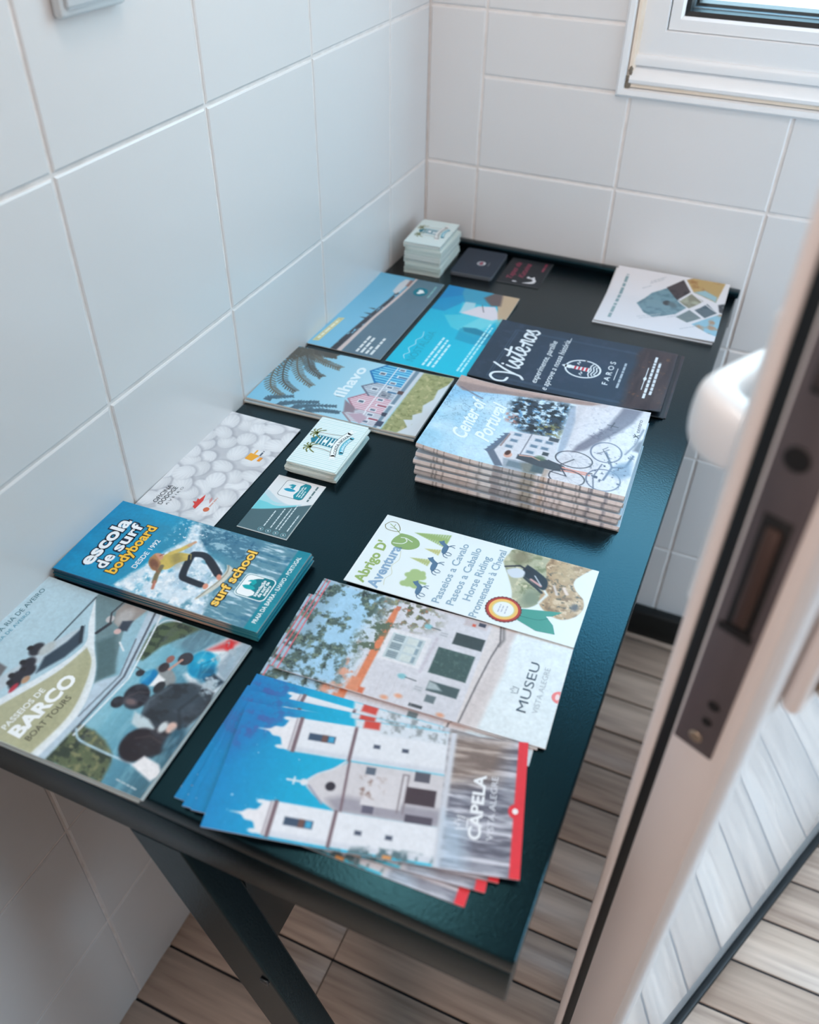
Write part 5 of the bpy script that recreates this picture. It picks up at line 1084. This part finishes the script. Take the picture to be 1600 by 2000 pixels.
def leaflet_cyan():
    W, H, t = 220, 103, .8; c = Canvas(W, H, .8, (0, 186, 216)); cy = (0, 184, 214)
    c.mix(np.clip((c.X-60)/170, 0, 1)*.5, (0, 158, 208)); c.mix((np.sin(c.Y*2) > .4)*np.clip((60-c.Y)/60, 0, 1)*(c.X < 90)*.10, (120, 220, 236))
    c.poly([(150, 104), (221, 104), (221, 40), (200, 44), (180, 70), (150, 84)], (0, 140, 194), 1.5, .85); c.poly([(180, 104), (221, 104), (221, 66), (206, 70)], (10, 128, 188), 1.5, .8); c.poly([(206, 78), (221, 80), (221, 34), (186, 28), (184, 66)], (72, 156, 184), 1.5, .8)
    c.poly([(140, 80), (150, 60), (184, 70), (186, 24), (160, 6), (100, 30), (112, 60)], (104, 206, 220), 1.5, .7); c.poly([(110, 50), (160, 30), (186, 30), (160, 8), (96, 22)], (132, 214, 224), 1.5, .6)
    c.poly([(154, 62), (180, 46), (188, 24), (160, 8), (150, 16)], (220, 214, 222), 1); c.poly([(152, 64), (186, 66), (188, 52), (170, 48)], (206, 216, 224), 1, .7); c.line([(186, 42), (168, 34)], 1.2, (90, 92, 104))
    c.poly([(221, 26), (221, -1), (146, -1), (150, 8), (190, 22)], (190, 166, 138), 1); c.poly([(205, 46), (221, 36), (221, 24), (192, 18), (188, 30), (198, 40)], (100, 88, 88), 2)
    c.poly([(150, 12), (160, 6), (146, -1), (120, -1)], (110, 200, 210), 1.5, .8)
    c.poly([(114, 48), (122, 30), (112, 2), (86, 2), (80, 20), (84, 44)], (0, 150, 186), 1.5, .75); c.poly([(118, 46), (122, 28), (112, 4), (104, 6), (108, 40)], (0, 116, 146), 1.5, .7)
    zf = lambda x, y: .3+3.0*np.clip((x-165)/55, 0, 1)**2
    me = sheet_mesh('leaflet', W, H, t, c, zf, (196, 220, 224)); o = place(me, 'sail_leaflet', 211, -375, 1.0, 0, 'bright cyan leaflet with a white sail and sand at its far end', 'leaflet')
    k = Ink(o, t, zf); k.text('NOSTALGIA', 11, 71, 11, 80, (30, 150, 180), -.012); k.stroke([[(14, 84), (22, 88), (30, 84), (40, 89), (52, 85), (62, 88), (72, 84), (86, 87)]], 1., (170, 226, 238), 'script_flourish')
    for i, (yy, w) in enumerate(((56, 74), (49.5, 70), (43, 60))): greek(k, 8, yy, w, 3.0, (190, 236, 244), 30+i)
    for i, (yy, w) in enumerate(((13, 128), (8, 120))): greek(k, 12, yy, w, 2.6, (170, 232, 240), 40+i)
leaflet_cyan()

# ------------------------------------------------------------------ white brochures in the back right corner
def brochures_white():
    W, H, t = 152, 155, 1.1; grp = 'white guide brochures in the back right corner'
    c = Canvas(W, H, .8, (222, 220, 224))
    hexa = [(70, 112), (104, 98), (121, 80), (84, 46), (58, 58), (37, 84), (46, 98)]
    c.poly(hexa, (112, 146, 158), .6); c.speckle(c.mpoly(hexa), 8, (88, 122, 134), 151, .5, 4); c.ell(86, 74, 7, 5, (50, 56, 64), 0, 1); c.ell(84, 66, 8, 5, (84, 108, 116), 30, 2)
    for P, ca, cb in (([(122, 81), (145, 62), (121, 48), (98, 62)], (70, 62, 66), (44, 40, 46)), ([(118, 46), (96, 59), (82, 44), (106, 28)], (134, 134, 118), (168, 170, 152)), ([(80, 36), (102, 22), (84, 6), (62, 20)], (84, 104, 116), (64, 82, 94)), ([(50, 56), (78, 42), (60, 24), (40, 40)], (112, 128, 132), (136, 144, 138)), ([(146, 58), (152, 50), (152, 6), (108, 12), (122, 44)], (184, 156, 104), (158, 116, 70)), ([(104, 8), (86, 4), (84, -1), (110, -1)], (60, 64, 70), (190, 196, 200)), ([(58, 20), (82, 2), (80, -1), (16, -1), (20, 10), (38, 34)], (140, 186, 204), (170, 140, 116))):
        c.poly(P, ca, .6); c.speckle(c.mpoly(P, .6), 9, cb, int(P[0][0]), .5, 4)
    c.poly([(122, 44), (112, 18), (108, 12), (120, 12), (130, 30)], (150, 184, 194), 1.5)
    for q in ([(148, 62), (60, -2)], [(124, 84), (36, 26)], [(100, 64), (150, 30)], [(82, 44), (122, 10)]): pass
    c.line([(120, 47), (82, 4)], 1.6, (222, 220, 224), .4); c.line([(97, 60.5), (58, 21)], 1.6, (222, 220, 224), .4)
    zf = lambda x, y: .3+12.0*np.clip((x-90)/62, 0, 1)**1.2+1.2*np.clip((30-x)/30, 0, 1)**2*np.clip((60-y)/60, 0, 1)
    low = sheet_mesh('brochure', W, H, t, None, lambda x, y: 12.0*np.clip((x-90)/62, 0, 1)**1.2, (198, 198, 200), (214, 214, 216))
    place(low, 'guide_brochure', 467.5, -165, 1.9, 0, 'lower white guide brochure, a thin edge under the printed one', 'brochure', grp)
    me = sheet_mesh('brochure', W, H, t, c, zf, (216, 216, 218)); o = place(me, 'guide_brochure', 469, -163, 1.5, 1.7, 'white guide brochure with diamond shaped photos, top of its pair', 'brochure', grp)
    k = Ink(o, t, zf); greek(k, 14, 136, 44, 4.2, (140, 164, 168), 1); greek(k, 62, 136, 74, 4.2, (132, 158, 164), 2)
    for i, (x, y, w, r) in enumerate(((30, 104, 34, -55), (26, 101, 32, -55), (124, 104, 22, -50), (128, 104, 24, -50), (44, 66, 16, -50), (18, 46, 24, -50), (110, 112, 14, -50))): greek(k, x, y, w, 1.5, (184, 188, 194), 50+i, r)
brochures_white()

# ------------------------------------------------------------------ small dark cards at the back
def cards_dark():
    W, H, t = 88, 62, .9; grp = 'dark rounded cards at the back'
    low = sheet_mesh('card', W, H, t*.95, None, None, (104, 110, 116), (42, 52, 66), round_r=4, matl=M_CARD, ny=30)
    for k in range(5): place(low, 'dark_card', 151+random.uniform(-.6, .6), -114+random.uniform(-.6, .6), 3+random.uniform(-.6, .6), k*t, 'dark rounded card in the low pile beside the tall stack, under its top card', 'card', grp)
    c = Canvas(W, H, .8, (42, 54, 70)); c.mix(c.n(20, 20, 161)*.4, (36, 46, 60)); me = sheet_mesh('card', W, H, t, c, None, (120, 126, 130), round_r=4, matl=M_CARD)
    o = place(me, 'dark_card', 151, -114, 3.0, 5*t, 'dark navy card with a small round emblem, top of its low pile', 'card', grp)
    k = Ink(o, t); k.disc(41, 27, 7.2, 6.2, (190, 196, 204), 'emblem'); k.disc(41, 27, 5.6, 4.8, (120, 126, 140), 'emblem_ground', .15); k.poly([(36, 29), (46, 29), (46, 25), (36, 25)], (150, 60, 80), 'lighthouse_mark', .18); k.disc(42, 22.5, 3.6, 1.4, (222, 226, 230), 'wave_mark', .2); greek(k, 36, 15, 11, 1.6, (110, 118, 130), 3)
    W, H, t = 86, 62, .5; c = Canvas(W, H, .8, (34, 38, 44)); c.rect(-1, -1, .8, 63, (88, 92, 94)); c.rect(-1, -1, 87, .6, (70, 74, 78))
    me = sheet_mesh('card', W, H, t, c, None, (84, 90, 92), matl=M_CARD); o = place(me, 'script_card', 219, -107, 2.0, 0, 'flat black card with dark red script and white teapot drawing', 'card')
    k = Ink(o, t); rd = (150, 52, 82)
    k.text('Tapas da', 16, 44, 9, 56, rd, .01, .3); k.text('Katxina', 24, 29, 9, 48, rd, .01, .3); greek(k, 54, 7, 28, 3.4, (130, 46, 72), 4)
    k.poly(smooth_path([(8, 27), (11, 22), (16, 15), (22, 14), (25, 18), (26, 24), (31, 23), (28, 18), (32, 14), (26, 12), (20, 9), (12, 11), (9, 18), (8, 27)])[:-1], (222, 222, 226), 'teapot_drawing'); k.disc(9.5, 38, 1.8, 3.6, (206, 206, 212), 'cup_drawing'); k.disc(18, 18, 2.0, 1.4, (60, 62, 68), 'drawing_detail', .16)
cards_dark()
